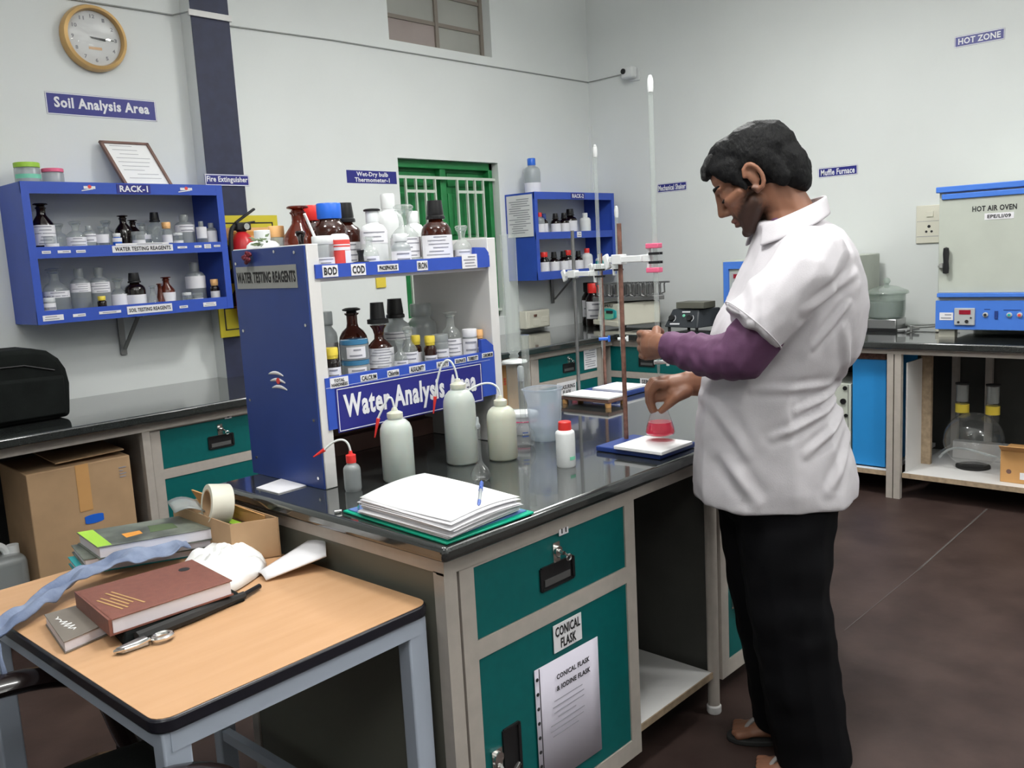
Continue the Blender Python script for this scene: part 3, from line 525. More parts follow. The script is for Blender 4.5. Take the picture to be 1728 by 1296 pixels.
for i, (xx, zz, ww, hh) in enumerate(((1.442, 1.528, .036, .012), (1.515, 1.528, .054, .012), (1.585, 1.527, .040, .012), (2.055, 1.530, .048, .010), (2.135, 1.531, .036, .011), (2.185, 1.531, .035, .020), (2.235, 1.531, .034, .010), (1.436, 1.248, .085, .024), (1.545, 1.250, .054, .013), (1.68, 1.252, .098, .012), (2.03, 1.248, .042, .012), (2.165, 1.25, .068, .020))):
    note(rk, (xx, yl, zz), XL, ww, hh, None, n=1 if hh < .018 else 2, seed=i)
rk2, yl = wall_rack('blue wall rack marked RACK-2 near the room corner', 4.612, 5.522, 'RACK-2')
note(rk2, (4.606, 4.19, 1.668), (0, -1, 0), .24, .285, None, n=16, name='notice_sheet', sub=False)
note(rk2, (5.085, yl, 1.527), XL, .05, .040, None, n=2)

S1, S2 = 1.544, 1.257
A1, A2 = 'bottles on the upper shelf of RACK-1', 'bottles on the lower shelf of RACK-1'
for args in (
 ('reagent_bottle', 'tall dark amber bottle with white label, leftmost on upper shelf of RACK-1', 'bottle', 1.478, 4.16, .043, .186, 'stopper', 'amberdk', None, (.08, .52), 6),
 ('glass_jar', 'small clear jar in front of the tall amber bottle on RACK-1', 'jar', 1.482, 4.095, .026, .049, 'open', 'glass', None, (.1, .4), 0),
 ('reagent_bottle', 'clear flat-stoppered bottle without label on upper shelf of RACK-1', 'bottle', 1.556, 4.20, .032, .106, 'flare', 'glass', None, None, 0),
 ('reagent_bottle', 'clear flat-stoppered bottle with wide white label on upper shelf of RACK-1', 'bottle', 1.602, 4.13, .037, .111, 'flare', 'glass', None, (.05, .40), 3),
 ('reagent_bottle', 'small clear bottle with square white label, right of the flat-stoppered pair on RACK-1', 'bottle', 1.663, 4.14, .026, .092, 'screw', 'glass', 'frost', (.25, .62), 2),
 ('reagent_bottle', 'small clear bottle with white label over a dark base on RACK-1', 'bottle', 1.716, 4.13, .026, .09, 'flare', 'glass', None, (.2, .6), 0),
 ('reagent_bottle', 'unlabelled clear stoppered bottle left of the two black ones on RACK-1', 'bottle', 1.776, 4.22, .033, .118, 'flare', 'glass', None, None, 0),
 ('dropper_vial', 'tiny vial with white label and blue base on upper shelf of RACK-1', 'vial', 1.767, 4.095, .018, .056, 'vial', 'bluecap', 'hdpe', (.35, .65), 0),
 ('reagent_bottle', 'taller of two near-black stoppered bottles on upper shelf of RACK-1', 'bottle', 1.835, 4.17, .035, .136, 'stopper', 'amberdk', None, None, 0),
 ('reagent_bottle', 'shorter of two near-black stoppered bottles on upper shelf of RACK-1', 'bottle', 1.893, 4.20, .031, .118, 'stopper', 'amberdk', None, None, 0),
 ('glass_jar', 'small frosted jar with white label before the near-black bottles on RACK-1', 'jar', 1.866, 4.095, .026, .062, 'jar', 'frost', None, (.06, .4), 0),
 ('reagent_bottle', 'clear round bottle left of the black-capped one on RACK-1', 'bottle', 1.945, 4.22, .034, .105, 'round_stopper', 'glass', None, (.3, .5), 0),
 ('reagent_bottle', 'clear bottle with tall black cap on upper shelf of RACK-1', 'bottle', 2.012, 4.22, .036, .152, 'tallcap', 'glass', 'black', None, 0),
 ('dropper_vial', 'clear vial with orange cap on upper shelf of RACK-1', 'vial', 2.018, 4.12, .022, .102, 'vial', 'glass', 'orange', (.1, .45), 0),
 ('glass_jar', 'very small clear jar right of the orange-capped vial on RACK-1', 'jar', 2.062, 4.10, .02, .053, 'jar', 'glass', 'hdpe', (.1, .35), 0),
 ('plastic_bottle', 'frosted plastic bottle with high white label on upper shelf of RACK-1', 'bottle', 2.140, 4.18, .042, .138, 'screw', 'frost', None, (.42, .66), 2),
 ('reagent_bottle', 'clear bottle with tall narrow label touching the frosted one on RACK-1', 'bottle', 2.196, 4.12, .022, .104, 'screw', 'frost', None, (.25, .75), 0),
 ('plastic_bottle', 'small white-labelled bottle, rightmost on upper shelf of RACK-1', 'bottle', 2.248, 4.12, .024, .096, 'screw', 'frost', None, (.08, .62), 0)):
    nm, lb, ct, x, y, r, h, sh_, b_, c_, pp, rows = args; bottle(nm, lb, ct, x, y, S1, r * 1.10, h * 1.06, sh_, b_, c_, pp, A1, rows=rows, seed=int(x * 999), half=1.4)
for args in (
 ('reagent_bottle', 'large clear round bottle, leftmost on lower shelf of RACK-1', 'bottle', 1.508, 4.19, .052, .198, 'round_stopper', 'glass', None, (.36, .5), 2),
 ('glass_jar', 'small white-labelled jar before the large clear bottle on RACK-1', 'jar', 1.440, 4.10, .026, .074, 'jar', 'frost', 'hdpe', (.1, .7), 1),
 ('plastic_bottle', 'left one of two frosted squeeze bottles on lower shelf of RACK-1', 'bottle', 1.612, 4.18, .040, .192, 'screw', 'frost', None, (.46, .66), 4),
 ('plastic_bottle', 'right one of two frosted squeeze bottles on lower shelf of RACK-1', 'bottle', 1.700, 4.18, .040, .192, 'screw', 'frost', None, (.42, .66), 4),
 ('dropper_vial', 'tiny dark vial with yellow cap on lower shelf of RACK-1', 'vial', 1.668, 4.10, .019, .066, 'vial', 'amberdk', 'yellow', None, 0),
 ('reagent_bottle', 'clear bottle with large white label left of the black bottle on RACK-1', 'bottle', 1.782, 4.18, .036, .142, 'flare', 'glass', None, (.05, .48), 0),
 ('reagent_bottle', 'black bottle with stepped black cap on lower shelf of RACK-1', 'bottle', 1.852, 4.16, .044, .160, 'tallcap', 'amberdk', 'black', (.08, .38), 0),
 ('conical_flask', 'small clear conical bottle between black and red-brown bottles on RACK-1', 'flask', 1.912, 4.11, .026, .097, 'cone', 'glass', None, None, 0),
 ('reagent_bottle', 'small slim red-brown stoppered bottle on lower shelf of RACK-1', 'bottle', 1.957, 4.13, .022, .105, 'cone', 'rustglass', None, None, 0),
 ('reagent_bottle', 'wider red-brown stoppered bottle with white label on RACK-1', 'bottle', 2.006, 4.16, .036, .133, 'stopper', 'rustglass', None, (.06, .46), 0),
 ('glass_jar', 'very small clear jar right of the red-brown bottles on RACK-1', 'jar', 2.075, 4.10, .02, .055, 'jar', 'glass', 'hdpe', None, 0),
 ('glass_jar', 'small clear jar with white label under the big frosted bottle on RACK-1', 'jar', 2.130, 4.10, .024, .05, 'jar', 'glass', None, (.1, .5), 0),
 ('plastic_bottle', 'big frosted bottle with pale label at right of lower shelf of RACK-1', 'bottle', 2.178, 4.20, .046, .195, 'screw', 'frost', None, (.36, .66), 0),
 ('dropper_vial', 'dark vial with orange cap, rightmost on lower shelf of RACK-1', 'vial', 2.236, 4.12, .021, .109, 'vial', 'amberdk', 'orange', (.1, .48), 0)):
    nm, lb, ct, x, y, r, h, sh_, b_, c_, pp, rows = args; bottle(nm, lb, ct, x, y, S2, r * 1.06, h * 1.03, sh_, b_, c_, pp, A2, rows=rows, seed=int(x * 999), half=1.4)
B1, B2 = 'bottles on the upper shelf of RACK-2', 'bottles on the lower shelf of RACK-2'
for args in (
 (B1, S1, 'clear bottle with red cap, leftmost on upper shelf of RACK-2', 4.745, 4.13, .034, .145, 'screw', 'frost', 'red', (.05, .45)),
 (B1, S1, 'dark bottle with blue-black cap right of the red-capped one on RACK-2', 4.835, 4.17, .03, .14, 'tallcap', 'amberdk', 'dblue', (.05, .5)),
 (B1, S1, 'left one of the two pale-blue-labelled black bottles on RACK-2', 4.915, 4.13, .037, .138, 'tallcap', 'amberdk', 'black', (.05, .48)),
 (B1, S1, 'right one of the two pale-blue-labelled black bottles on RACK-2', 5.012, 4.13, .037, .142, 'tallcap', 'amberdk', 'black', (.05, .48)),
 (B1, S1, 'tallest black bottle with white label on upper shelf of RACK-2', 5.130, 4.17, .052, .172, 'tallcap', 'amberdk', 'black', (.05, .5)),
 (B1, S1, 'white plastic bottle at right end of upper shelf of RACK-2', 5.255, 4.13, .042, .14, 'screw', 'hdpe', 'hdpe', None),
 (B2, S2, 'black bottle with red cap, leftmost on lower shelf of RACK-2', 4.772, 4.13, .036, .157, 'widecap', 'amberdk', 'red', (.05, .55)),
 (B2, S2, 'black-capped bottle beside the leftmost red cap on lower shelf of RACK-2', 4.880, 4.13, .038, .155, 'tallcap', 'amberdk', 'black', (.05, .55)),
 (B2, S2, 'black-capped bottle in the middle of lower shelf of RACK-2', 4.985, 4.13, .038, .157, 'tallcap', 'amberdk', 'black', (.05, .55)),
 (B2, S2, 'dark bottle with red cap in the middle of lower shelf of RACK-2', 5.072, 4.16, .036, .162, 'widecap', 'amberdk', 'red', (.05, .55)),
 (B2, S2, 'black-capped bottle with rounded white label right of middle red cap on RACK-2', 5.158, 4.13, .036, .154, 'tallcap', 'amberdk', 'black', (.05, .55)),
 (B2, S2, 'white bottle with red cap on lower shelf of RACK-2', 5.262, 4.13, .042, .168, 'screw', 'hdpe', 'red', (.05, .5)),
 (B2, S2, 'small bottle with green label, rightmost on lower shelf of RACK-2', 5.415, 4.13, .034, .118, 'screw', 'hdpe', 'hdpe', (.1, .6))):
    g, zz, lb, x, y, r, h, sh_, b_, c_, pp = args
    bottle('reagent_bottle', lb, 'bottle', x, y, zz, r, h, sh_, b_, c_, pp, g, pm='tealprint' if 'green label' in lb else 'paper', n=16)
bottle('plastic_bottle', 'large white bottle with blue cap on top of RACK-2', 'bottle', 4.765, 4.2, 1.825, .060, .242, 'screw', 'frost', 'bluecap', (.02, .30))
bottle('plastic_tub', 'tub with green lid on top of RACK-1', 'jar', 1.458, 4.2, 1.825, .052, .092, 'jar', 'frost', 'lime', (.25, .45), pm='greenprint')
bottle('plastic_tub', 'shorter tub with pink lid on top of RACK-1', 'jar', 1.562, 4.2, 1.825, .045, .070, 'jar', 'frost', 'pink')
fc = thing('framed_certificate', 'framed certificate leaning on the wall on top of RACK-1', 'frame', (1.98, 4.24, 1.825))
a, b_ = Vector((1.88, 4.20, 1.826)), Vector((.235, 0, 0)); q = Vector((-.062, .10, .235)).normalized(); q = Vector((-.055, .105, .215)); nn = b_.cross(q).normalized()
P_ = lambda u, v, d=0: a + b_ * u + q * v + nn * d
f_ = MB()
for u0, u1, v0, v1 in ((0, 1, 0, .045), (0, 1, .955, 1), (0, .055, 0, 1), (.945, 1, 0, 1)): f_.prism([P_(u0, v0, -.008), P_(u1, v0, -.008), P_(u1, v1, -.008), P_(u0, v1, -.008)], [P_(u0, v0, .008), P_(u1, v0, .008), P_(u1, v1, .008), P_(u0, v1, .008)])
obj('frame', f_, M['brownply'], fc, smooth=False)
pg = obj('certificate', MB().prism([P_(.04, .03, -.004), P_(.96, .03, -.004), P_(.96, .97, -.004), P_(.04, .97, -.004)], [P_(.04, .03, 0), P_(.96, .03, 0), P_(.96, .97, 0), P_(.04, .97, 0)]), M['pure'], fc, smooth=False)
obj('print', lines(MB(), P_(.5, .55, .0005), b_, q, .17, .20, 9, .0014, 4), M['greyink'], pg, smooth=False)

# ---------------------------------------------------------------- the water analysis rack on the island
X0, X1, Y0, Y1_, Z1 = 1.252, 1.916, 1.846, 2.19, 1.468
wr = thing('shelf_rack', 'blue and white shelf rack on the island reading Water Analysis Area', 'rack', (1.58, 2.02, T))
for x, m_ in ((X0, 'white'), (X1 - .036, 'white')):
    sp = obj('side_panel', MB().box(x, x + .034, Y0, Y1_, T + .001, Z1), M[m_], wr, bevel=.0015)
sk = obj('side_skin', MB().box(X0 - .005, X0 + .0002, Y0 + .004, Y1_ - .002, T + .001, Z1 - .003), M['dblue'], wr, smooth=False)
sc2 = MB()
for y, z in ((1.87, .88), (2.16, .90), (1.868, 1.03), (2.165, 1.06), (1.868, 1.27), (2.165, 1.25), (1.89, 1.45), (1.98, 1.455), (2.17, 1.43)): sc2.cyl((X0 - .0075, y, z), (X0 - .004, y, z), .0042, n=8)
obj('screw_head', sc2, M['chrome'], wr)
note(wr, (X0 - .006, 2.03, 1.392), (0, -1, 0), .285, .058, 'WATER TESTING REAGENTS', name='rack_label', mt='cable', tw=.97, th=.5)
em = MB()
for dz, dy in ((.0, .0), (-.018, -.006), (-.036, -.012)): em.add([(X0 - .0058, 2.06 + dy - .07 * k / 6, 1.138 + dz + .006 * math.sin(k / 6 * 3.1) - .002 * k / 6 + s_ * .0045 * math.sin(.3 + k / 6 * 2.5)) for k in range(7) for s_ in (-1, 1)], [(2 * k, 2 * k + 1, 2 * k + 3, 2 * k + 2) for k in range(6)])
e = obj('emblem', em, M['wtext'], wr, solid=.0008); obj('emblem_dot', MB().cyl((X0 - .0055, 2.015, 1.122), (X0 - .0075, 2.015, 1.122), .008, n=12), M['redprint'], e)
xi0, xi1 = X0 + .034, X1 - .036
obj('shelf', MB().box(xi0, xi1, Y0 + .01, Y1_, 1.374, 1.393), M['white'], wr, smooth=False)
obj('shelf_lip', MB().box(xi0 - .016, xi1, Y0 - .006, Y0 + .01, 1.383, 1.417), M['blue'], wr, smooth=False)
ly = [(xi1 - .056, 1.384), (xi1, 1.384), (xi1, 1.425), (xi1 - .014, 1.44), (xi1 - .056, 1.442)]
obj('lip_end', MB().prism([(x, Y0 - .004, z) for x, z in ly], [(x, Y0 + .009, z) for x, z in ly]), M['blue'], wr, smooth=False)
obj('shelf', MB().box(xi0, xi1, Y0 + .01, Y1_, 1.083, 1.103), M['white'], wr, smooth=False)
obj('sign_board', MB().box(xi0 - .014, xi1, Y0 - .004, Y0 + .012, 1.002, 1.134), M['blue'], wr, smooth=False)
obj('lip_end', MB().prism([(x, Y0 - .002, z) for x, z in ((xi1 - .05, 1.13), (xi1, 1.13), (xi1, 1.15), (xi1 - .03, 1.172), (xi1 - .05, 1.172))], [(x, Y0 + .011, z) for x, z in ((xi1 - .05, 1.13), (xi1, 1.13), (xi1, 1.15), (xi1 - .03, 1.172), (xi1 - .05, 1.172))]), M['blue'], wr, smooth=False)
obj('fold_line', MB().box(xi0 - .014, xi1 - .02, Y0 - .0048, Y0 - .0038, 1.1085, 1.1092), M['wtext'], wr, smooth=False)
obj('bottom_board', MB().box(xi0, xi1, Y1_ - .012, Y1_ - .002, T + .001, 1.083).box(xi0, xi1, Y1_ - .05, Y1_ - .012, T + .001, .905), M['brownply'], wr, smooth=False)
ys = Y0 - .0052
pl = obj('sign_plate', MB().box(1.298, 1.822, ys - .0006, ys + .0012, .9905, 1.1055), M['sign'], wr, smooth=False)
text('Water Analysis Area', (1.557, ys - .0008, 1.047), XL, UP, .475, .078, M['wtext'], pl, 2)
bd = MB()
for z in (.9945, 1.1015): bd.box(1.302, 1.818, ys - .0012, ys - .0004, z - .001, z + .001)
for x in (1.303, 1.817): bd.box(x - .001, x + .001, ys - .0012, ys - .0004, .9945, 1.1015)
obj('border', bd, M['wtext'], pl, smooth=False)
yt = Y0 - .0068
for s, x, z, w_, h_ in (('BOD', 1.312, 1.3995, .046, .029), ('COD', 1.399, 1.399, .046, .029), ('PHOSPHORUS', 1.496, 1.399, .070, .018), ('IRON', 1.616, 1.399, .038, .026)): note(wr, (x, yt, z), XL, w_, h_, s, tw=.84, th=.68)
note(wr, (1.795, yt - .002, 1.403), XL, .060, .040, None, n=4)
yt = Y0 - .0048
for s, x, z, w_, h_ in (('TOTAL\nHARDNESS', 1.313, 1.1195, .056, .0255), ('CALCIUM', 1.407, 1.119, .054, .0165), ('Chloride', 1.489, 1.119, .040, .0175), ('ALKALINITY', 1.574, 1.120, .057, .018), ('ACIDITY', 1.669, 1.120, .046, .017), ('SULPHATE', 1.738, 1.1215, .044, .014), ('TURBIDITY', 1.788, 1.1225, .044, .014), ('CHROMIUM', 1.850, 1.1245, .046, .014)):
    note(wr, (x, yt, z), XL, w_, h_, s, tw=.88, th=.74)

Z_T, Z_M = 1.394, 1.104; G1, G2 = 'bottles on top of the island shelf rack', 'bottles on the middle shelf of the island rack'
for args in (
 ('reagent_bottle', 'red-brown glass bottle with flat stopper at left on top of island rack', 'bottle', 1.400, 2.09, .046, .183, 'stopper', 'rustglass', None, None, 0),
 ('plastic_bottle', 'low white bottle with white cap at the rack\'s left rear corner', 'bottle', 1.312, 2.135, .045, .122, 'screw', 'hdpe', 'hdpe', None, 0),
 ('plastic_jar', 'jar with orange lid behind the red-brown bottle on island rack', 'jar', 1.375, 2.165, .022, .134, 'jar', 'frost', 'orange', None, 0),
 ('reagent_bottle', 'small dark brown flared bottle in front of the big red-brown one', 'bottle', 1.302, 1.94, .020, .110, 'flare', 'amberdk', None, None, 0),
 ('plastic_jar', 'white-capped jar with paper label above the BOD label', 'jar', 1.335, 1.895, .027, .094, 'jar', 'frost', 'hdpe', (.04, .42), 4),
 ('plastic_bottle', 'white bottle with red printed panel on top of island rack', 'bottle', 1.384, 1.892, .027, .098, 'dome', 'hdpe', None, (.02, .84), 0),
 ('reagent_bottle', 'amber bottle with red cap behind the blue-capped one', 'bottle', 1.470, 2.125, .042, .187, 'widecap', 'amber', 'red', None, 0),
 ('reagent_bottle', 'amber bottle with broad bright blue cap on top of island rack', 'bottle', 1.452, 2.02, .046, .185, 'widecap', 'amber', 'bluecap', (.04, .42), 0),
 ('reagent_bottle', 'amber bottle with black stepped cap between blue cap and white bottles', 'bottle', 1.548, 2.08, .046, .191, 'tallcap', 'amber', 'black', (.04, .42), 5),
 ('plastic_bottle', 'white bottle with a black ring on its cap on island rack', 'bottle', 1.571, 1.985, .038, .164, 'screw', 'hdpe', 'hdpe', (.44, .66), 3),
 ('reagent_bottle', 'small clear stoppered bottle with paper label above PHOSPHORUS label', 'bottle', 1.477, 1.888, .024, .088, 'round_stopper', 'glass', None, (.06, .42), 2),
 ('plastic_bottle', 'tallest white bottle with white cap on top of island rack', 'bottle', 1.745, 2.125, .044, .222, 'screw', 'hdpe', 'hdpe', None, 0),
 ('reagent_bottle', 'large clear glass bottle with flat glass stopper and paper label', 'bottle', 1.690, 1.99, .044, .180, 'flare', 'glass', None, (.16, .48), 5),
 ('plastic_bottle', 'white bottle just left behind the large black-capped bottle', 'bottle', 1.845, 2.13, .034, .171, 'screw', 'hdpe', 'hdpe', None, 0),
 ('reagent_bottle', 'large amber bottle with tall black cap and big white label', 'bottle', 1.744, 1.915, .044, .186, 'tallcap', 'amber', 'black', (.04, .47), 8),
 ('plastic_bottle', 'white bottle right behind the large black-capped bottle', 'bottle', 1.842, 2.015, .036, .170, 'screw', 'hdpe', 'hdpe', (.1, .55), 2),
 ('reagent_bottle', 'small clear stoppered bottle at right end on top of island rack', 'bottle', 1.818, 1.888, .028, .113, 'flare', 'glass', None, (.05, .38), 3),
 ('plastic_jar', 'white jar with handwritten label above the IRON label', 'jar', 1.585, 1.888, .027, .094, 'widecap', 'frost', 'hdpe', (.04, .5), 3)):
    nm, lb, ct, x, y, r, h, sh_, b_, c_, pp, rows = args
    t = bottle(nm, lb, ct, x, y, Z_T, r, h, sh_, b_, c_, pp, G1, rows=rows, seed=int(x * 999), half=1.35, pm='redprint' if 'red printed' in lb else 'paper', n=28)
    if 'red printed' in lb:
        a0 = camdir(x, y)
        obj('stripe_print', band(x, y, r * 1.02, Z_T + .068, Z_T + .071, 1.3, a0), M['wtext'], t); obj('name_print', band(x, y, r * 1.02, Z_T + .056, Z_T + .064, 1.3, a0), M['paper'], t); obj('side_print', band(x, y, r * 1.025, Z_T + .002, Z_T + .055, .45, a0 + .95), M['paper'], t)
    if 'black ring' in lb: obj('ring', MB().lathe([(.42 * r, .955 * h), (.60 * r, .96 * h), (.62 * r, .985 * h), (.5 * r, 1.0 * h)], x, y, Z_T + .004, 20), M['black'], t)
tag(obj('loose_stopper', MB().lathe([(.021, 0), (.021, .012), (.008, .014), (.007, .03), (.010, .040), (.010, .042)], 1.435, 1.872, Z_T + .012, 18), M['black'], loc=(1.435, 1.872, Z_T)), 'small black stopper upside down beside the red printed bottle', 'stopper')
obj_st = tag(obj('stirring_rod', MB().cyl((1.323, 1.905, Z_T + .085), (1.292, 1.90, Z_T + .150), .0035), M['pure'], loc=(1.31, 1.9, Z_T + .08)), 'thin white stirring rod leaning from the jar above the BOD label', 'rod')
sp_ = thing('flower_sprig', 'wine-red artificial flower sprig hanging over the rack\'s blue side', 'flower', (1.245, 2.10, Z1))
lf = MB()
for k in range(16):
    a = random.uniform(0, 6.28); c = Vector((1.268 + random.uniform(-.012, .03), 2.07 + random.uniform(-.03, .03), Z1 + .006 + random.random() * .022)); d = Vector((math.cos(a), math.sin(a), random.uniform(-.3, .6))).normalized(); s_ = d.orthogonal().normalized() * .004
    lf.prism([c, c + d * .008 + s_, c + d * .022, c + d * .008 - s_], [p + Vector((0, 0, .0008)) for p in (c, c + d * .008 + s_, c + d * .022, c + d * .008 - s_)])
obj('leaf', lf, M['leaf'], sp_)['kind'] = 'stuff'
pt = MB()
for k in range(12):
    a = 6.28 * k / 12; pt.sphere((1.236 + .004 * math.cos(a), 2.095 + .012 * math.cos(a * 2 + 1), Z1 - .012 - .026 * (k / 12)), .0075, 8, (.6, 1, .8))
obj('petal', pt, M['petal'], sp_)
for args in (
 ('dropper_vial', 'dark vial with yellow cap, leftmost on middle shelf of island rack', 'vial', 1.330, 1.890, .021, .100, 'vial', 'amberdk', 'yellow', (.1, .5), 3),
 ('reagent_bottle', 'amber bottle with flat black stopper behind the blue-lidded tubs', 'bottle', 1.530, 2.06, .042, .186, 'round_stopper', 'amber', 'black', None, 0),
 ('reagent_bottle', 'amber bottle with big white label and tall black top on middle shelf', 'bottle', 1.540, 1.955, .038, .150, 'flare', 'amber', 'glass', (.14, .50), 7),
 ('reagent_bottle', 'frosted bottle with tall black cap behind middle of island rack', 'bottle', 1.690, 2.06, .044, .200, 'tallcap', 'frost', 'black', (.40, .52), 2),
 ('reagent_bottle', 'small clear flat-stoppered bottle right of the white-labelled amber one', 'bottle', 1.558, 1.890, .020, .098, 'flare', 'glass', None, (.05, .40), 3),
 ('reagent_bottle', 'clear stoppered bottle with label left of the two yellow-capped vials', 'bottle', 1.604, 1.905, .024, .128, 'flare', 'glass', None, (.05, .45), 4),
 ('dropper_vial', 'left and rear one of the two brown yellow-capped vials', 'vial', 1.663, 1.945, .017, .096, 'vial', 'amber', 'yellow', (.1, .5), 0),
 ('dropper_vial', 'right and front one of the two brown yellow-capped vials', 'vial', 1.672, 1.893, .018, .095, 'vial', 'amber', 'yellow', (.05, .42), 2),
 ('plastic_jar', 'frosted jar with label right of the two yellow-capped vials', 'jar', 1.722, 1.905, .024, .094, 'jar', 'frost', None, (.05, .55), 3),
 ('reagent_bottle', 'clear long-necked bottle with tall label on middle shelf of island rack', 'bottle', 1.795, 1.935, .032, .155, 'round_stopper', 'glass', None, (.04, .48), 6),
 ('plastic_jar', 'clear jar with pinkish-white lid near right end of middle shelf', 'jar', 1.830, 1.892, .022, .099, 'jar', 'frost', 'paper', (.05, .72), 3),
 ('dropper_vial', 'brown vial with orange cap, rightmost on middle shelf of island rack', 'vial', 1.864, 1.885, .014, .094, 'vial', 'amber', 'orange', (.1, .45), 3),
 ('plastic_bottle', 'tall frosted bottle at far left on middle shelf of island rack', 'bottle', 1.402, 2.10, .042, .210, 'widecap', 'frost', None, (.3, .6), 6),
 ('plastic_jar', 'shorter frosted jar beside the tall frosted bottle at the left', 'jar', 1.482, 2.13, .036, .178, 'widecap', 'frost', None, (.2, .5), 0),
 ('plastic_bottle', 'wide frosted bottle at rear right on middle shelf of island rack', 'bottle', 1.825, 2.10, .046, .175, 'widecap', 'frost', None, None, 0),
 ('plastic_bottle', 'frosted bottle left of the wide one at rear of middle shelf', 'bottle', 1.765, 2.14, .036, .160, 'screw', 'frost', None, (.3, .6), 0)):
    nm, lb, ct, x, y, r, h, sh_, b_, c_, pp, rows = args
    t = bottle(nm, lb, ct, x, y, Z_M, r, h, sh_, b_, c_, pp, G2, rows=rows, seed=int(x * 999), half=1.35, n=28)
    if 'big white label' in lb: obj('black_top', MB().lathe([(.030, .142), (.030, .154), (.0215, .156), (.0185, .200)], x, y, Z_M, 24), M['black'], t)
for k in range(2):
    bottle('plastic_tub', ('lower', 'upper')[k] + ' of two stacked clear tubs with blue lids on island rack', 'tub', 1.438, 1.935, Z_M + .055 * k, .038, .054, 'jar', 'frost', 'lidblue', (.1, .66), 'stacked blue-lidded tubs', half=.7, rows=2, seed=k, n=28)
# ---------------------------------------------------------------- on the island worktop
TD = Vector((.687, -.727, 0)); ND = Vector((.727, .687, 0))       # along / away from the row of wash bottles
def wash_bottle(label, x, y, r, hb, hc, bm_, capm, capr, tube, tip, grp='wash bottles on the island'):
    """hb: shoulder height of the body, hc: top of the cap; tube: points as (sideways, up) from the cap top; tip: the red end"""
    t = thing('wash_bottle', label, 'wash bottle', (x, y, T), grp); z = T
    nr = capr * .92
    obj('body', MB().lathe([(r * .90, 0), (r, .006), (r, hb * .78), (r * .97, hb * .85), (r * .85, hb * .93), (r * .62, hb * .985), (nr, hb), (nr, hb + .006)], x, y, z, 32), M[bm_], t, angle=60)
    obj('cap', MB().lathe([(capr, hb + .004), (capr * 1.02, hb + .008), (capr, hc * .97), (capr * .75, hc * .985), (capr * .45, hc), (capr * .3, hc + .008)], x, y, z, 24), M[capm], t, angle=40)
    o = Vector((x, y, z + hc)); pts = [o + TD * a + UP * b for a, b in tube]
    obj('spout_tube', MB().tube(bez(*pts, n=22), .0028, 8), M['tube'], t)
    p0 = o + TD * tip[0][0] + UP * tip[0][1]; p1 = o + TD * tip[1][0] + UP * tip[1][1]
    obj('spout_tip', MB().cyl(p0, p1, .0052, .0018), M['red'], t)
wash_bottle('small wash bottle with red screw cap beside the rack\'s white post', 1.287, 1.782, .0214, .068, .094, 'frost', 'red', .0125, [(0, 0), (0, .022), (-.004, .044), (-.03, .048), (-.066, .012)], ((-.064, .014), (-.093, -.003)))
wash_bottle('middle-sized wash bottle in front of the word Water', 1.417, 1.758, .0420, .162, .184, 'ldpe', 'ldpe2', .0205, [(0, 0), (-.002, .02), (-.004, .062), (-.018, .030), (-.046, -.022)], ((-.043, -.018), (-.056, -.068)))
wash_bottle('tallest wash bottle, its tube arching over the word Area', 1.640, 1.753, .0445, .206, .228, 'ldpe', 'ldpe2', .0215, [(0, 0), (-.004, .07), (-.035, .095), (-.052, .03), (-.066, -.042)], ((-.064, -.038), (-.072, -.085)))
wash_bottle('short yellowish wash bottle with tube bent left before the white post', 1.732, 1.684, .0410, .150, .172, 'ldpe2', 'ldpe2', .0185, [(0, 0), (.004, .03), (-.012, .055), (-.055, .055), (-.105, .012)], ((-.100, .016), (-.130, -.012)))
t = thing('volumetric_flask', 'small volumetric flask with slim neck in front of the tallest wash bottle', 'flask', (1.524, 1.566, T))
obj('body', MB().lathe([(.012, 0), (.0205, .004), (.0252, .014), (.0250, .022), (.019, .034), (.009, .046), (.0056, .058), (.0052, .13), (.0075, .136), (.0075, .142)], 1.524, 1.566, T, 28), M['flaskglass'], t, angle=60)
obj('stopper', MB().lathe([(.004, .136), (.0062, .143), (.0062, .147), (.004, .15), (.0035, .164), (.002, .166)], 1.524, 1.566, T, 16), M['frost'], t)
obj('print', bandprint(1.524, 1.566, .0252, T + .014, T + .020, .8, camdir(1.524, 1.566), 2, 3), M['wtext'], t, smooth=False)
t = thing('dropper_bottle', 'small white bottle with red cap in front of the milky beaker', 'bottle', (1.760, 1.479, T))
obj('body', MB().lathe([(.0245, 0), (.0258, .004), (.0258, .088), (.0245, .094), (.019, .098), (.016, .099)], 1.760, 1.479, T, 28), M['hdpe'], t, angle=50)
obj('cap', MB().lathe([(.0175, .097), (.0180, .1), (.0172, .119), (.0155, .121)], 1.760, 1.479, T, 24), M['red'], t)
obj('green_print', band(1.760, 1.479, .026, T + .020, T + .029, .35, camdir(1.76, 1.479) + .75), M['greenprint'], t)
t = thing('plastic_beaker', 'large milky plastic beaker with pouring lip on the island', 'beaker', (1.990, 1.750, T))
bx_, by_ = 1.990, 1.750; A0 = camdir(bx_, by_) - 1.35
def beak(u, v):
    prof = [(0.0, .002), (.044, 0), (.0475, .004), (.0555, .150), (.0585, .158)]
    k = v * 4; i = min(int(k), 3); f_ = k - i; r = prof[i][0] * (1 - f_) + prof[i + 1][0] * f_; z = prof[i][1] * (1 - f_) + prof[i + 1][1] * f_
    a = u * 2 * math.pi; lip = .010 * max(0, math.cos(a - A0)) ** 24 * max(0, (z - .13) / .028); r += lip
    return (bx_ + r * math.cos(a), by_ + r * math.sin(a), T + z)
obj('body', MB().grid(beak, 72, 16), M['beaker'], t, angle=60)
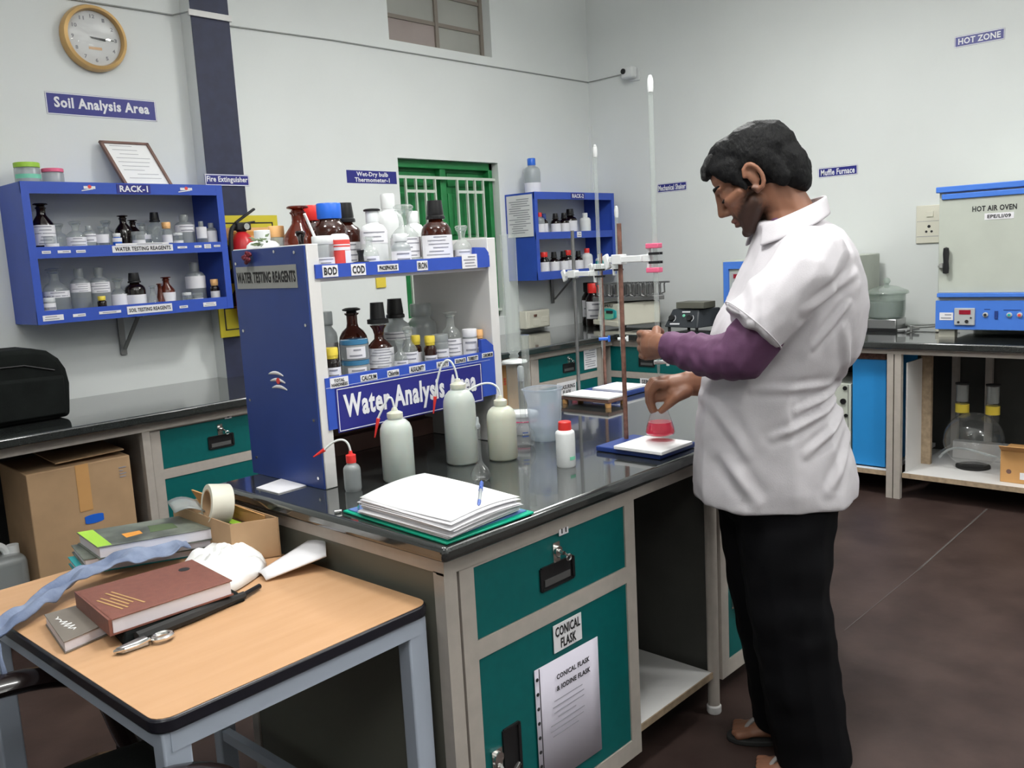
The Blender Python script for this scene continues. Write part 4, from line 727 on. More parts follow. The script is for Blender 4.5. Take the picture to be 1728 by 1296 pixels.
obj('rim', MB().tube([Vector(beak(k / 48, 1.0)) for k in range(49)], .0016, 6), M['beaker'], t)
obj('liquid', MB().lathe([(.043, .004), (.046, .008), (.0478, .048), (.0, .0485)], bx_, by_, T, 40), M['water'], t, angle=60)
x, y = 2.265, 2.122
t = thing('glass_jar', 'grey glass cylinder with white foot standing behind the beaker', 'cylinder', (x, y, T))
obj('foot', MB().lathe([(.046, 0), (.048, .003), (.045, .009), (.032, .012)], x, y, T, 32), M['hdpe'], t); obj('body', MB().lathe([(.030, .012), (.031, .02), (.031, .178), (.033, .183)], x, y, T, 32), M['glass'], t, angle=60)
t = thing('measuring_cylinder', 'tall glass measuring cylinder standing on the footed glass cylinder', 'cylinder', (x, y, T + .183))
obj('foot', MB().lathe([(.044, 0), (.046, .003), (.043, .009), (.024, .013)], x, y, T + .183, 32), M['hdpe'], t)
obj('body', MB().lathe([(.012, .012), (.018, .024), (.013, .032), (.026, .045), (.027, .06), (.027, .44), (.030, .45)], x, y, T + .183, 32), M['glass'], t, angle=60)
x, y = 2.18, 1.99
t = thing('measuring_cylinder', 'slim glass measuring cylinder close behind the rack\'s right post', 'cylinder', (x, y, T))
obj('foot', MB().lathe([(.026, 0), (.027, .003), (.02, .008)], x, y, T, 24), M['glass'], t); obj('body', MB().lathe([(.008, .008), (.013, .02), (.013, .29), (.016, .295)], x, y, T, 24), M['glass'], t, angle=60)
x, y = 1.884, 1.742
t = thing('volumetric_flask', 'glass flask with tall neck and blue print left of the beaker', 'flask', (x, y, T))
obj('body', MB().lathe([(.022, 0), (.030, .006), (.034, .022), (.031, .042), (.018, .060), (.0095, .074), (.0085, .085), (.0085, .195), (.011, .20), (.011, .206)], x, y, T, 30), M['flaskglass'], t, angle=60)
obj('stopper', MB().lathe([(.0075, .195), (.0100, .21), (.0095, .235), (.006, .24)], x, y, T, 20), M['frost'], t)
obj('print', bandprint(x, y, .0325, T + .030, T + .052, .55, camdir(x, y) + .2, 2, 4), M['penblue'], t, smooth=False)
x, y = 2.03, 1.875
t = thing('plastic_tub', 'white tub with pinkish side behind the flask with blue print', 'tub', (x, y, T))
obj('body', MB().lathe([(.040, 0), (.042, .004), (.045, .055), (.046, .058)], x, y, T, 28), M['paper'], t); obj('lid', MB().lathe([(.047, .056), (.048, .06), (.046, .068), (.03, .07)], x, y, T, 28), M['hdpe'], t)
obj('rim_print', band(x, y, .0455, T + .040, T + .044, 1.3, camdir(x, y)), M['pink'], t)
tag(obj('paper_sheet', MB().prism([(1.156, 2.022, T + .0006), (1.246, 2.046, T + .0006), (1.243, 1.924, T + .0006), (1.158, 1.92, T + .0006)], [(1.156, 2.022, T + .003), (1.246, 2.046, T + .003), (1.243, 1.924, T + .003), (1.158, 1.92, T + .003)]), M['paper'], loc=(1.2, 1.98, T)), 'small white paper lying beside the rack\'s blue side', 'paper')
# folder and papers
t = thing('ring_folder', 'green-edged folder lying open under a stack of papers', 'folder', (1.26, 1.44, T))
q4 = [(1.150, 1.640), (1.128, 1.268), (1.385, 1.262), (1.40, 1.63)]
obj('back_cover', MB().prism([(a, b, T + .0005) for a, b in q4], [(a, b, T + .006) for a, b in q4]), M['folder'], t, bevel=.002)
q5 = [(1.158, 1.630), (1.142, 1.283), (1.376, 1.276), (1.39, 1.62)]
cv = obj('inner_cover', MB().prism([(a, b, T + .0062) for a, b in q5], [(a, b, T + .0085) for a, b in q5]), M['folderblue'], t, smooth=False)
obj('cover_print', MB().obox((1.345, 1.36, T + .0088), (.018, 0, 0), (0, .035, 0), (0, 0, .0003)), M['pink'], cv)
obj('clip', MB().cyl((1.15, 1.645, T + .004), (1.135, 1.652, T + .004), .004).tube([(1.165, 1.60, T + .012), (1.16, 1.59, T + .03), (1.175, 1.585, T + .033)], .003), M['chrome'], t)
st = thing('paper_stack', 'thick stack of loose white papers on the green-edged folder', 'papers', (1.26, 1.44, T + .009))
rnd = random.Random(11); base = [Vector((1.148, 1.575)), Vector((1.395, 1.630)), Vector((1.362, 1.280)), Vector((1.135, 1.262))]
for k in range(13):
    zz = T + .0105 + .0024 * k; cx = Vector((1.262, 1.44)); ang = rnd.uniform(-.04, .04) * (1 - k / 16); off = Vector((rnd.uniform(-.008, .008), rnd.uniform(-.010, .010))); shr = 1 - .001 * k
    R_ = Matrix.Rotation(ang, 2); c4 = [cx + off + R_ @ ((c - cx) * shr) for c in base]; lift = .010 * k / 12
    def shf(u, v, c4=c4, zz=zz, lift=lift, k=k):
        p = (c4[0] * (1 - u) + c4[1] * u) * (1 - v) + (c4[3] * (1 - u) + c4[2] * u) * v
        return (p.x, p.y, zz + lift * (.4 + .6 * math.cos((u - .5) * 3.0)) - .004 * (k / 12) * (u ** 4) + .003 * math.sin(v * 5 + k) * (u - .5) * (k / 12))
    obj('paper_sheet', MB().grid(shf, 8, 4), M['pure'] if k == 12 else M['paper'], st, solid=.0009)
t = thing('ballpoint_pen', 'blue ballpoint pen lying on the white papers', 'pen', (1.30, 1.34, T + .055))
pa, pb_ = Vector((1.242, 1.287, T + .0515)), Vector((1.372, 1.408, T + .0525)); dv = (pb_ - pa).normalized()
obj('barrel', MB().tube([pa + dv * .018, pb_ - dv * .04], .0042), M['frost'], t); obj('grip', MB().tube([pa, pa + dv * .01, pa + dv * .03], [.001, .0038, .0046]), M['penblue'], t)
obj('pen_cap', MB().tube([pb_ - dv * .06, pb_], [.0052, .0048]).bar(pb_ - dv * .055 + UP * .006, pb_ - dv * .005 + UP * .006, .003, .0015), M['penblue'], t)

# retort stands with burettes
def stand(label, base, zb, tile, zt, rod, top, rodm, bur, cz, b0, b1, basem, blabel, padm, taps, feet=False):
    t = thing('retort_stand', label, 'stand', (rod[0], rod[1], T))
    x0, x1, y0, y1 = base
    bs = obj('base', MB().box(x0, x1, y0, y1, T + (.016 if feet else .001), zb), M[basem], t, bevel=.003)
    if feet: 
        for fx, fy in ((x0 + .012, y0 + .012), (x1 - .012, y0 + .012), (x0 + .012, y1 - .012), (x1 - .012, y1 - .012)): obj('foot', MB().cyl((fx, fy, T + .0005), (fx, fy, T + .018), .011), M['kraft'], bs)
    x0, x1, y0, y1 = tile; tl = obj('white_tile', MB().box(x0, x1, y0, y1, zb + .0004, zt), M['pure'], t, bevel=.0015)
    obj('rod', MB().cyl((*rod, zb - .01), (*rod, top), .0066), M[rodm], t)
    R3 = Vector((*rod, cz)); B3 = Vector((*bur, cz)); d = (B3 - R3); L = d.length; d.normalize(); sd = d.cross(UP)
    cl = obj('clamp', MB().bar(R3 - d * .028 + sd * .012, B3 - d * .035 + sd * .012, .012, .018).obox(R3 + sd * .006, d * .016, sd * .016, UP * .014).bar(B3 - d * .045, B3 - d * .012, .016, .020).bar(B3 - d * .02 - UP * .034, B3 - d * .02 + UP * .034, .010, .010, d), M['hdpe'], t, bevel=.002)
    obj('clamp_knob', MB().obox(R3 - d * .045 - UP * .006, d * .008 + UP * .004, sd * .006, UP * .020 - d * .006).cyl(R3 - d * .04, R3 - d * .014, .005), M['hdpe'], cl, bevel=.003)
    jw = MB()
    for s_ in (-1, 1): jw.bar(B3 - d * .014 + UP * .012 * s_ + sd * .010, B3 + d * .020 + UP * .012 * s_ + sd * .010, .006, .007).bar(B3 - d * .010 + UP * .012 * s_ - sd * .010, B3 + d * .016 + UP * .012 * s_ - sd * .010, .005, .007)
    obj('clamp_jaw', jw, M['black'], cl)
    if padm:
        for s_ in (-1, 1): obj('jaw_pad', MB().obox(B3 - d * .004 + UP * .033 * s_, d * .020, sd * .012, UP * .0068), M[padm], cl, bevel=.002)
    bt = thing('burette', blabel, 'burette', (*bur, b0))
    X, Y = bur; zs = b0 + .075
    obj('glass_tube', MB().lathe([(.0012, b0), (.0018, b0 + .03), (.004, zs - .02), (.0048, zs), (.0052, zs + .02), (.0068, zs + .04), (.0068, b1 - .03), (.0068, b1)], X, Y, 0, 16), M['glass'], bt, angle=60)
    if taps: obj('stopcock', MB().cyl(Vector((X, Y, zs)) - TD * .012, Vector((X, Y, zs)) + TD * .022, .006).obox(Vector((X, Y, zs)) + TD * .026, TD * .004, ND * .004, UP * .011), M[taps], bt)
    obj('top_funnel', MB().lathe([(.007, b1 - .04), (.0085, b1 - .03), (.0085, b1 - .012), (.006, b1), (.003, b1 + .004)], X, Y, 0, 16), M['hdpe'] , bt)
    return tl
stand('front retort stand with rusty rod and pink-padded white clamp', (1.935, 2.115, 1.30, 1.515), .868, (1.925, 2.080, 1.288, 1.445), .878, (2.055, 1.495), 1.486, 'rust', (2.060, 1.380), 1.386, 1.022, 1.865, 'dblue', 'tall burette held in the pink-padded clamp above the flask', 'pink', 'hdpe')
stand('middle retort stand with steel rod on a corked white-topped base', (2.497, 2.612, 1.888, 2.112), .882, (2.493, 2.608, 1.888, 2.098), .890, (2.598, 2.104), 1.49, 'darksteel', (2.608, 1.992), 1.330, 1.012, 1.785, 'brownply', 'burette with blue stopcock on the middle stand', None, 'bluecap', True)
stand('rearmost retort stand with short rod on a blue base', (2.66, 2.90, 1.975, 2.168), .872, (2.70, 2.862, 1.978, 2.120), .882, (2.832, 2.155), 1.40, 'rust', (2.838, 2.075), 1.345, .986, 1.575, 'dblue', 'shortest burette with white stopcock on the rearmost stand', None, 'hdpe')
# the flask of pink solution (held by the man)
FX, FY, FZ = 2.051, 1.374, .893
t = thing('conical_flask', 'conical flask of bright pink solution held over the white tile', 'flask', (FX, FY, FZ))
obj('body', MB().lathe([(.034, 0), (.040, .003), (.0415, .009), (.039, .022), (.018, .085), (.0165, .095), (.0165, .125), (.0195, .132)], FX, FY, FZ, 36), M['flaskglass'], t, angle=60)
obj('solution', MB().lathe([(.033, .0015), (.0385, .004), (.040, .009), (.0377, .022), (.0325, .0375), (.0, .0378)], FX, FY, FZ, 36), M['pinkliq'], t, angle=60)

# ---------------------------------------------------------------- the beech table and what lies on it
t = thing('table', 'beech-topped table with black edge and grey steel legs beside the island', 'table', (.86, 1.76, 0)); TZ = .72
def rrect(x0, x1, y0, y1, r, n=5):
    o = []
    for cx, cy, a0 in ((x1 - r, y1 - r, 0), (x0 + r, y1 - r, 90), (x0 + r, y0 + r, 180), (x1 - r, y0 + r, 270)):
        for k in range(n + 1): a = math.radians(a0 + 90 * k / n); o.append((cx + r * math.cos(a), cy + r * math.sin(a)))
    return o
ta = Matrix.Rotation(math.radians(1.2), 2)
def tw(x, y): p = ta @ Vector((x - .86, y - 1.765)); return (p.x + .86, p.y + 1.765)
o1 = [tw(*p) for p in rrect(.533, 1.118, 1.325, 2.205, .03)]; o2 = [tw(*p) for p in rrect(.529, 1.122, 1.321, 2.209, .033)]
obj('top_board', MB().prism([(a, b, TZ - .024) for a, b in o1], [(a, b, TZ) for a, b in o1]), M['wood'], t, smooth=False)
obj('edge_band', MB().prism([(a, b, TZ - .026) for a, b in o2], [(a, b, TZ - .0012) for a, b in o2]), M['edge'], t, bevel=.004)
o3 = [tw(*p) for p in rrect(.56, 1.095, 1.35, 2.18, .01, 2)]
fr = MB()
for y in (1.348, 2.18): fr.bar((*tw(.555, y), TZ - .045), (*tw(1.10, y), TZ - .045), .036, .036)
for x in (.562, 1.092): fr.bar((*tw(x, 1.36), TZ - .045), (*tw(x, 2.17), TZ - .045), .036, .036)
obj('frame', fr, M['leg'], t, smooth=False)
for x, y in ((.566, 1.352), (1.088, 1.352), (.566, 2.176), (1.088, 2.176)):
    px_, py_ = tw(x, y); obj('leg', MB().box(px_ - .024, px_ + .024, py_ - .02, py_ + .02, 0, TZ - .028), M['leg'], t, bevel=.004)
for x in (1.078, .578): obj('stretcher', MB().bar((*tw(x, 1.38), .16), (*tw(x, 2.15), .16), .022, .028), M['leg'], t, smooth=False)
def slab(name, label, cat, c4, z0, z1, cm, pm=None, inset=.003, cov=.003):
    t = thing(name, label, cat, (*(sum((Vector(c) for c in c4), Vector((0, 0))) / 4), z0)); cx = sum((Vector(c) for c in c4), Vector((0, 0))) / 4
    ins = [tuple(cx + (Vector(c) - cx) * (1 - inset / .1)) for c in c4]
    obj('back_cover', MB().prism([(*c, z0) for c in c4], [(*c, z0 + cov) for c in c4]), M[cm], t, smooth=False)
    obj('page_block', MB().prism([(*c, z0 + cov) for c in ins], [(*c, z1 - cov) for c in ins]), M[pm or 'pages'], t, smooth=False)
    fc_ = obj('front_cover', MB().prism([(*c, z1 - cov) for c in c4], [(*c, z1) for c in c4]), M[cm], t, bevel=.001)
    return t, fc_
D4 = [(.618, 1.655), (.868, 1.650), (.882, 1.850), (.636, 1.868)]
t, fc_ = slab('diary', 'brown hardbound diary with gilt print on top of the black pouch', 'book', D4, .7455, .778, 'diary')
sp1 = obj('spine', MB().prism([(.634, 1.868, .7455), (.638, 1.874, .7455), (.62, 1.655, .7455), (.614, 1.655, .7455)], [(.634, 1.868, .778), (.638, 1.874, .778), (.62, 1.655, .778), (.614, 1.655, .778)]), M['diary'], t)
dxu, dyu = Vector((.016, .208, 0)).normalized(), Vector((-.25, .006, 0)).normalized()
obj('gilt_print', lines(MB(), (.668, 1.745, .7783), Vector((.03, -.2, 0)), Vector((.2, .02, 0)), .13, .052, 5, .0038, 6, .0005), M['gold'], fc_, smooth=False)
obj('emblem', MB().cyl((.838, 1.80, .778), (.838, 1.80, .7787), .012, n=10), M['ink'], fc_)
t, fc_ = slab('pocket_book', 'small taupe pocket book beside the brown diary', 'book', [(.549, 1.708), (.690, 1.740), (.700, 1.875), (.577, 1.885)], .7208, .745, 'taupe')
scr = MB().tube([Vector((.585 + .006 * math.sin(k * 1.9), 1.845 - .0052 * k, .7456)) + Vector((.004 * math.cos(k * 2.3), 0, 0)) for k in range(19)], .0011, 4); obj('script_print', scr, M['pure'], fc_); obj('side_print', MB().prism([(.625, 1.735, .7451), (.66, 1.742, .7451), (.668, 1.86, .7451), (.64, 1.862, .7451)], [(.625, 1.735, .7455), (.66, 1.742, .7455), (.668, 1.86, .7455), (.64, 1.862, .7455)]), M['ply'], fc_, smooth=False)
tag(obj('document_pouch', MB().prism([(.630, 1.640, .7205), (.90, 1.655, .7205), (.905, 1.80, .7205), (.655, 1.80, .7205)], [(.640, 1.650, .745), (.885, 1.665, .744), (.89, 1.79, .744), (.66, 1.79, .745)]), M['bag'], loc=(.77, 1.73, .7205), bevel=.006, seg=3), 'black zipped pouch lying under the brown diary', 'pouch')
t = thing('umbrella', 'folded black umbrella tip sticking out from under the diary', 'umbrella', (.80, 1.67, .728))
obj('canopy', MB().tube([(.655, 1.637, .733), (.78, 1.648, .733), (.90, 1.668, .730)], [.012, .0125, .009]), M['rubber'], t); obj('ferrule', MB().tube([(.90, 1.668, .730), (.952, 1.692, .728)], [.0065, .006]), M['black'], t)
t = thing('key_case', 'shiny metal clasp case at the near end of the diary', 'clasp', (.655, 1.615, .7205))
obj('clasp_plate', MB().prism([(.607, 1.628, .7206), (.617, 1.612, .7206), (.668, 1.610, .7206), (.668, 1.634, .7206)], [(.609, 1.627, .733), (.618, 1.614, .733), (.667, 1.612, .737), (.667, 1.632, .737)]), M['steel'], t, bevel=.003); obj('clasp_ring', MB().tube([(.693 + .018 * math.cos(a), 1.612 + .014 * math.sin(a), .729) for a in np.linspace(0, 6.283, 20)], .0055), M['chrome'], t)
obj('clasp_edge', MB().tube([(.606, 1.624, .727), (.62, 1.609, .731), (.645, 1.612, .729), (.668, 1.607, .735)], .0035), M['chrome'], t)
# magazines
t, fc_ = slab('magazine', 'thick magazine with photo cover and lime corners on the table', 'magazine', [(.770, 2.085), (1.075, 1.965), (1.080, 2.140), (.788, 2.255)], .762, .792, 'mag')
for q in ([(.771, 2.087), (.800, 2.076), (.822, 2.241), (.789, 2.254)], [(1.055, 1.974), (1.075, 1.966), (1.080, 2.139), (1.062, 2.146)]): obj('lime_band', MB().prism([(*c, .792) for c in q], [(*c, .7926) for c in q]), M['lime'], fc_, smooth=False)
for q, m_ in (([(.90, 2.09), (.96, 2.07), (.97, 2.12), (.92, 2.15)], 'leaf'), ([(.845, 2.10), (.885, 2.10), (.89, 2.13), (.85, 2.14)], 'orangeprint')): obj('cover_print', MB().prism([(*c, .792) for c in q], [(*c, .7924) for c in q]), M[m_], fc_, smooth=False)
slab('magazine', 'grey-green magazine under the thick one', 'magazine', [(.748, 2.12), (1.03, 1.99), (1.05, 2.13), (.775, 2.265)], .741, .7615, 'mag')
slab('exercise_book', 'teal-edged book at the bottom of the magazine pile', 'book', [(.738, 2.14), (1.02, 2.01), (1.04, 2.12), (.757, 2.245)], .7205, .7405, 'tealdk')
# cloths and paper
def ribbon(path, wid, thick=.004, wob=.006, seed=2, nv=6):
    path = [Vector(p) for p in path]; N = len(path) - 1; rnd = random.Random(seed)
    def fn(u, v):
        k = min(u * N, N - 1e-6); i = int(k); f_ = k - i; p = path[i].lerp(path[i + 1], f_); d = (path[min(i + 1, N)] - path[max(i - 1, 0)] if i else path[1] - path[0]); d.z = 0; d.normalize(); sd = Vector((-d.y, d.x, 0)); w_ = wid[i] * (1 - f_) + wid[i + 1] * f_
        q = p + sd * w_ * (v - .5); q.z += wob * (noise.noise(Vector((u * 9, v * 2.2, seed))) + .5 * noise.noise(Vector((u * 20, v * 4, seed + 3)))) + wob * .8
        q.z = max(q.z, TZ + .003 + .002 * v) if q.x > .53 else q.z
        return q
    return MB().grid(fn, 40, nv)
pth = bez((.475, 1.905, .712), (.54, 1.93, .727), (.62, 1.95, .732), (.69, 2.09, .745), (.73, 1.99, .76), (.80, 2.05, .752), (.92, 2.01, .750), (.95, 2.0, .745), n=12)
tag(obj('cloth_strap', ribbon(pth, [.05, .06, .06, .055, .06, .07, .075, .08, .085, .09, .09, .08, .06], wob=.022), M['cloth'], loc=(.7, 2.0, TZ), solid=.006, subsurf=1), 'blue-grey crumpled cloth strip hanging over the table\'s left edge', 'cloth')
tag(obj('cloth_tassel', MB().tube([(.49, 1.885, .715), (.485, 1.872, .69), (.487, 1.868, .655), (.49, 1.864, .635)], [.003, .004, .006, .004]), M['cloth'], loc=(.488, 1.87, .64)), 'knotted end of cloth string hanging off the table corner', 'cloth')
def bundle(u, v):
    a = u * 2 * math.pi; r = v; ax = Vector((.95, 1.86)); rx, ry = .095, .165; ca, sa = math.cos(a), math.sin(a)
    x = rx * r * ca * (1 + .10 * math.sin(3 * a + 1)); y = ry * r * sa * (1 + .10 * math.sin(2 * a)); th = -.55; X = ax.x + x * math.cos(th) - y * math.sin(th); Y = ax.y + x * math.sin(th) + y * math.cos(th)
    z = TZ + .003 + .050 * max(0, 1 - r ** 2) ** .55 + .034 * (1 - r ** 3) * noise.noise(Vector((X * 24, Y * 20, 1.3))) + .014 * (1 - r) * noise.noise(Vector((X * 60, Y * 52, 4)))
    return (X, Y, max(z, TZ + .002))
tag(obj('white_cloth', MB().grid(bundle, 48, 14), M['whitecloth'], loc=(.95, 1.86, TZ), solid=.003), 'crumpled bright white cloth between the diary and the tray box', 'cloth')
tag(obj('folded_paper', MB().grid(lambda u, v: (lambda p: (p.x, p.y, TZ + .004 + .030 * u + .008 * math.sin(v * 3) + .012 * (1 - v) * u))((Vector((1.0, 1.78)).lerp(Vector((1.205, 1.80)), u)).lerp(Vector((.985, 1.72)).lerp(Vector((1.112, 1.665)), u), v)), 8, 6), M['paper'], loc=(1.08, 1.74, TZ), solid=.004), 'folded greyish paper lying right of the white cloth', 'paper')
# tray box
t = thing('cardboard_tray', 'open orange cardboard tray at the table\'s far corner', 'box', (1.07, 2.0, TZ))
c4 = [Vector((1.005, 1.895)), Vector((1.105, 1.845)), Vector((1.112, 2.19)), Vector((1.01, 2.195))]; zt = TZ + .098
bx = MB().prism([(*c, TZ + .0005) for c in c4], [(*c, TZ + .003) for c in c4])
for i in range(4):
    a, b = c4[i], c4[(i + 1) % 4]; d = (b - a).normalized(); nrm = Vector((d.y, -d.x)) * -.003
    bx.prism([(*a, TZ + .0005), (*b, TZ + .0005), (*(b + nrm), TZ + .0005), (*(a + nrm), TZ + .0005)], [(*a, zt), (*b, zt), (*(b + nrm), zt), (*(a + nrm), zt)])
obj('tray', bx, M['card'], t, smooth=False)
obj('flap', MB().prism([(1.07, 2.165, zt - .006), (1.10, 1.90, zt - .04), (1.104, 1.90, zt - .04), (1.075, 2.165, zt - .006)], [(1.055, 2.175, zt + .032), (1.10, 1.90, zt - .004), (1.104, 1.90, zt - .004), (1.06, 2.175, zt + .032)]), M['kraft'], t, smooth=False)
tp = thing('tape_roll', 'roll of pale packing tape standing in the cardboard tray', 'tape', (1.045, 2.03, zt))
tc_ = Vector((1.045, 2.02, zt + .022)); tax = Vector((-.95, .20, .18)).normalized()
obj('tape', MB().lathe([(.035, -.027), (.048, -.027), (.049, -.023), (.049, .023), (.048, .027), (.035, .027), (.035, -.027)], tc_.x, tc_.y, tc_.z, 36, axis=tax), M['ivory'], tp); obj('core', MB().lathe([(.032, -.0275), (.0355, -.0275), (.0355, .0275), (.032, .0275), (.032, -.0275)], tc_.x, tc_.y, tc_.z, 36, axis=tax), M['card'], tp)
tag(obj('plastic_sleeve', MB().grid(lambda u, v: (1.02 - .055 * u + .02 * v, 2.04 + .08 * v + .05 * u, zt + .004 + .012 * math.sin(u * 3) + .012 * v), 6, 4), M['frost'], loc=(1.0, 2.05, zt), solid=.002), 'clear plastic sleeve sticking out left of the tape roll', 'sleeve')
tag(obj('tray_clutter', MB().box(1.02, 1.085, 1.90, 1.96, TZ + .004, TZ + .05).cyl((1.03, 1.92, TZ + .05), (1.08, 2.0, TZ + .06), .006), M['rubber'], loc=(1.05, 1.93, TZ), bevel=.004), 'dark odds and ends lying inside the cardboard tray', 'clutter')
# armchair
t = thing('plastic_armchair', 'dark brown plastic armchair pushed against the table\'s left end', 'chair', (.42, 1.57, 0))
def strip(path, wid, thick, vert=False):
    mb = MB(); path = [Vector(p) for p in path]; vs = []; n = len(path)
    for i, p in enumerate(path):
        d = (path[min(i + 1, n - 1)] - path[max(i - 1, 0)]).normalized(); sd = Vector((0, 1, 0)); u_ = d.cross(sd).normalized()
        for k in range(12):
            a = 2 * math.pi * k / 12; vs.append(p + sd * math.cos(a) * wid[i] / 2 + u_ * math.sin(a) * thick / 2)
    fs = [(i * 12 + k, i * 12 + (k + 1) % 12, (i + 1) * 12 + (k + 1) % 12, (i + 1) * 12 + k) for i in range(n - 1) for k in range(12)] + [tuple(range(12))[::-1], tuple(range((n - 1) * 12, n * 12))]
    return mb.add(vs, fs)
for sy, nm in ((1.855, 'near'), (1.29, 'far')):
    obj('armrest', strip(bez((.10, sy, .655), (.30, sy, .650), (.50, sy, .650), (.66, sy, .645), (.665, sy, .60), (.665, sy, .50), (.70, sy + (.0), .41), n=20), [.07] * 15 + [.065] * 6, .042), M['chair'], t)
    obj('leg', MB().tube([(.70, sy, .42), (.71, sy + .01, .2), (.72, sy + .015, 0)], [.028, .026, .022]), M['chair'], t); obj('leg', MB().tube([(.14, sy, .66), (.11, sy, .42), (.06, sy + .01, 0)], [.026, .028, .022]), M['chair'], t)
obj('seat', MB().grid(lambda u, v: (.14 + .58 * u, 1.31 + .52 * v, .43 - .020 * math.sin(u * 3.1) * math.sin(v * 3.1) - .03 * max(0, u - .85) / .15), 12, 10), M['chair'], t, solid=.02)
obj('backrest', MB().grid(lambda u, v: (.16 - .10 * u - .04 * math.sin(v * 3.14), 1.31 + .52 * v, .44 + .42 * u), 8, 10), M['chair'], t, solid=.016)
tag(obj('seat_cushion', MB().grid(lambda u, v: (.30 + .40 * u, 1.38 + .40 * v, .445 + .05 * (math.sin(u * 3.14) * math.sin(v * 3.14)) ** .4), 16, 16), M['bag'], loc=(.5, 1.58, .44), solid=.01), 'black fabric cushion on the dark plastic armchair', 'cushion')

# ---------------------------------------------------------------- left worktop and the bay below it
t = thing('shoulder_bag', 'black fabric shoulder bag on the left worktop', 'bag', (1.14, 3.86, T))
bagp = [(.92, .004), (1.352, .004), (1.358, .06), (1.366, .14), (1.358, .20), (1.335, .245), (1.295, .280), (1.24, .295), (.92, .30)]
obj('body', MB().prism([(x, 3.76, T + z) for x, z in bagp], [(x, 3.98, T + z) for x, z in bagp]), M['bag'], t, bevel=.02, seg=4)
obj('front_pocket', MB().prism([(.95, 3.745, T + .02), (1.33, 3.745, T + .02), (1.335, 3.745, T + .17), (.95, 3.745, T + .18)], [(.95, 3.765, T + .02), (1.34, 3.765, T + .02), (1.345, 3.765, T + .18), (.95, 3.765, T + .19)]), M['bag'], t, bevel=.008, seg=3)
obj('zipper', MB().tube([(.95, 3.757, T + .235), (1.20, 3.757, T + .232), (1.31, 3.757, T + .20)], .003), M['black'], t)
obj('strap', MB().tube([(1.364, 3.86, T + .19), (1.374, 3.86, T + .17), (1.372, 3.86, T + .13)], [.006, .012, .006]), M['bag'], t)
t = thing('cardboard_box', 'large brown cardboard box with oval hand hole in the open bay', 'box', (1.32, 3.80, .14))
b0, b1, b2, b3 = Vector((1.10, 3.585)), Vector((1.49, 3.575)), Vector((1.52, 3.95)), Vector((1.12, 3.96)); zt = .688
obj('carton', MB().prism([(*b, .1405) for b in (b0, b1, b2, b3)], [(*b, zt) for b in (b0, b1, b2, b3)]), M['card'], t, bevel=.004)
obj('flap', MB().prism([(1.22, 3.62, zt + .012), (1.48, 3.60, zt + .02), (1.50, 3.93, zt + .03), (1.24, 3.94, zt + .02)], [(1.22, 3.62, zt + .016), (1.48, 3.60, zt + .024), (1.50, 3.93, zt + .034), (1.24, 3.94, zt + .024)]), M['card'], t, smooth=False)
obj('packing_tape', MB().prism([(1.275, 3.5785, .50), (1.325, 3.5775, .50), (1.325, 3.5775, zt), (1.275, 3.5785, zt)], [(1.275, 3.5800, .50), (1.325, 3.579, .50), (1.325, 3.579, zt), (1.275, 3.580, zt)]), M['kraft'], t, smooth=False)
ov = [(1.325 + .036 * max(-1, min(1, 1.6 * math.cos(a))) , 3.5772, .462 + .018 * math.sin(a)) for a in np.linspace(0, 6.283, 24, endpoint=False)]
obj('hand_hole', MB().prism(ov, [(a, b + .004, c) for a, b, c in ov]), M['bluecap'], t)
obj('print', lines(MB(), (1.455, 3.575, .625), XL, UP, .03, .05, 4, .004, 2), M['greyink'], t, smooth=False)
for k, (x, y, z, a) in enumerate(((1.0, 3.70, .14, .3), (.79, 3.72, .14, 1.1))):
    t = thing('plastic_jerrycan', ('right', 'left')[k] + ' one of two white plastic jerrycans on the low shelf by the box', 'jerrycan', (x, y, z), 'white jerrycans by the cardboard box'); hj = .29 if k == 0 else .36
    obj('body', MB().box(x - .085, x + .085, y - .075, y + .075, z + .001, z + hj * .82), M['frost'], t, bevel=.03, seg=4)
    obj('handle', MB().tube(bez((x - .06, y, z + hj * .80), (x - .06, y, z + hj * 1.02), (x + .03, y, z + hj * 1.02), (x + .03, y, z + hj * .80)), .014), M['hdpe'], t); obj('cap', MB().cyl((x + .055, y, z + hj * .80), (x + .055, y, z + hj * .92), .022), M['hdpe'], t)
t = thing('plastic_sack', 'pale crumpled plastic sack at the left picture edge below the worktop', 'bag', (.90, 4.0, .145))
def sack(u, v):
    a = u * 6.283; h = v; r = .13 * (1 - .35 * h ** 2) * (1 if v < .999 else .05) * (1 + .12 * noise.noise(Vector((math.cos(a) * 2, math.sin(a) * 2, h * 4)))); return (.90 + r * math.cos(a), 4.0 + r * .9 * math.sin(a), .1405 + .52 * h)
obj('sack_body', MB().grid(sack, 32, 14), M['cable'], t)

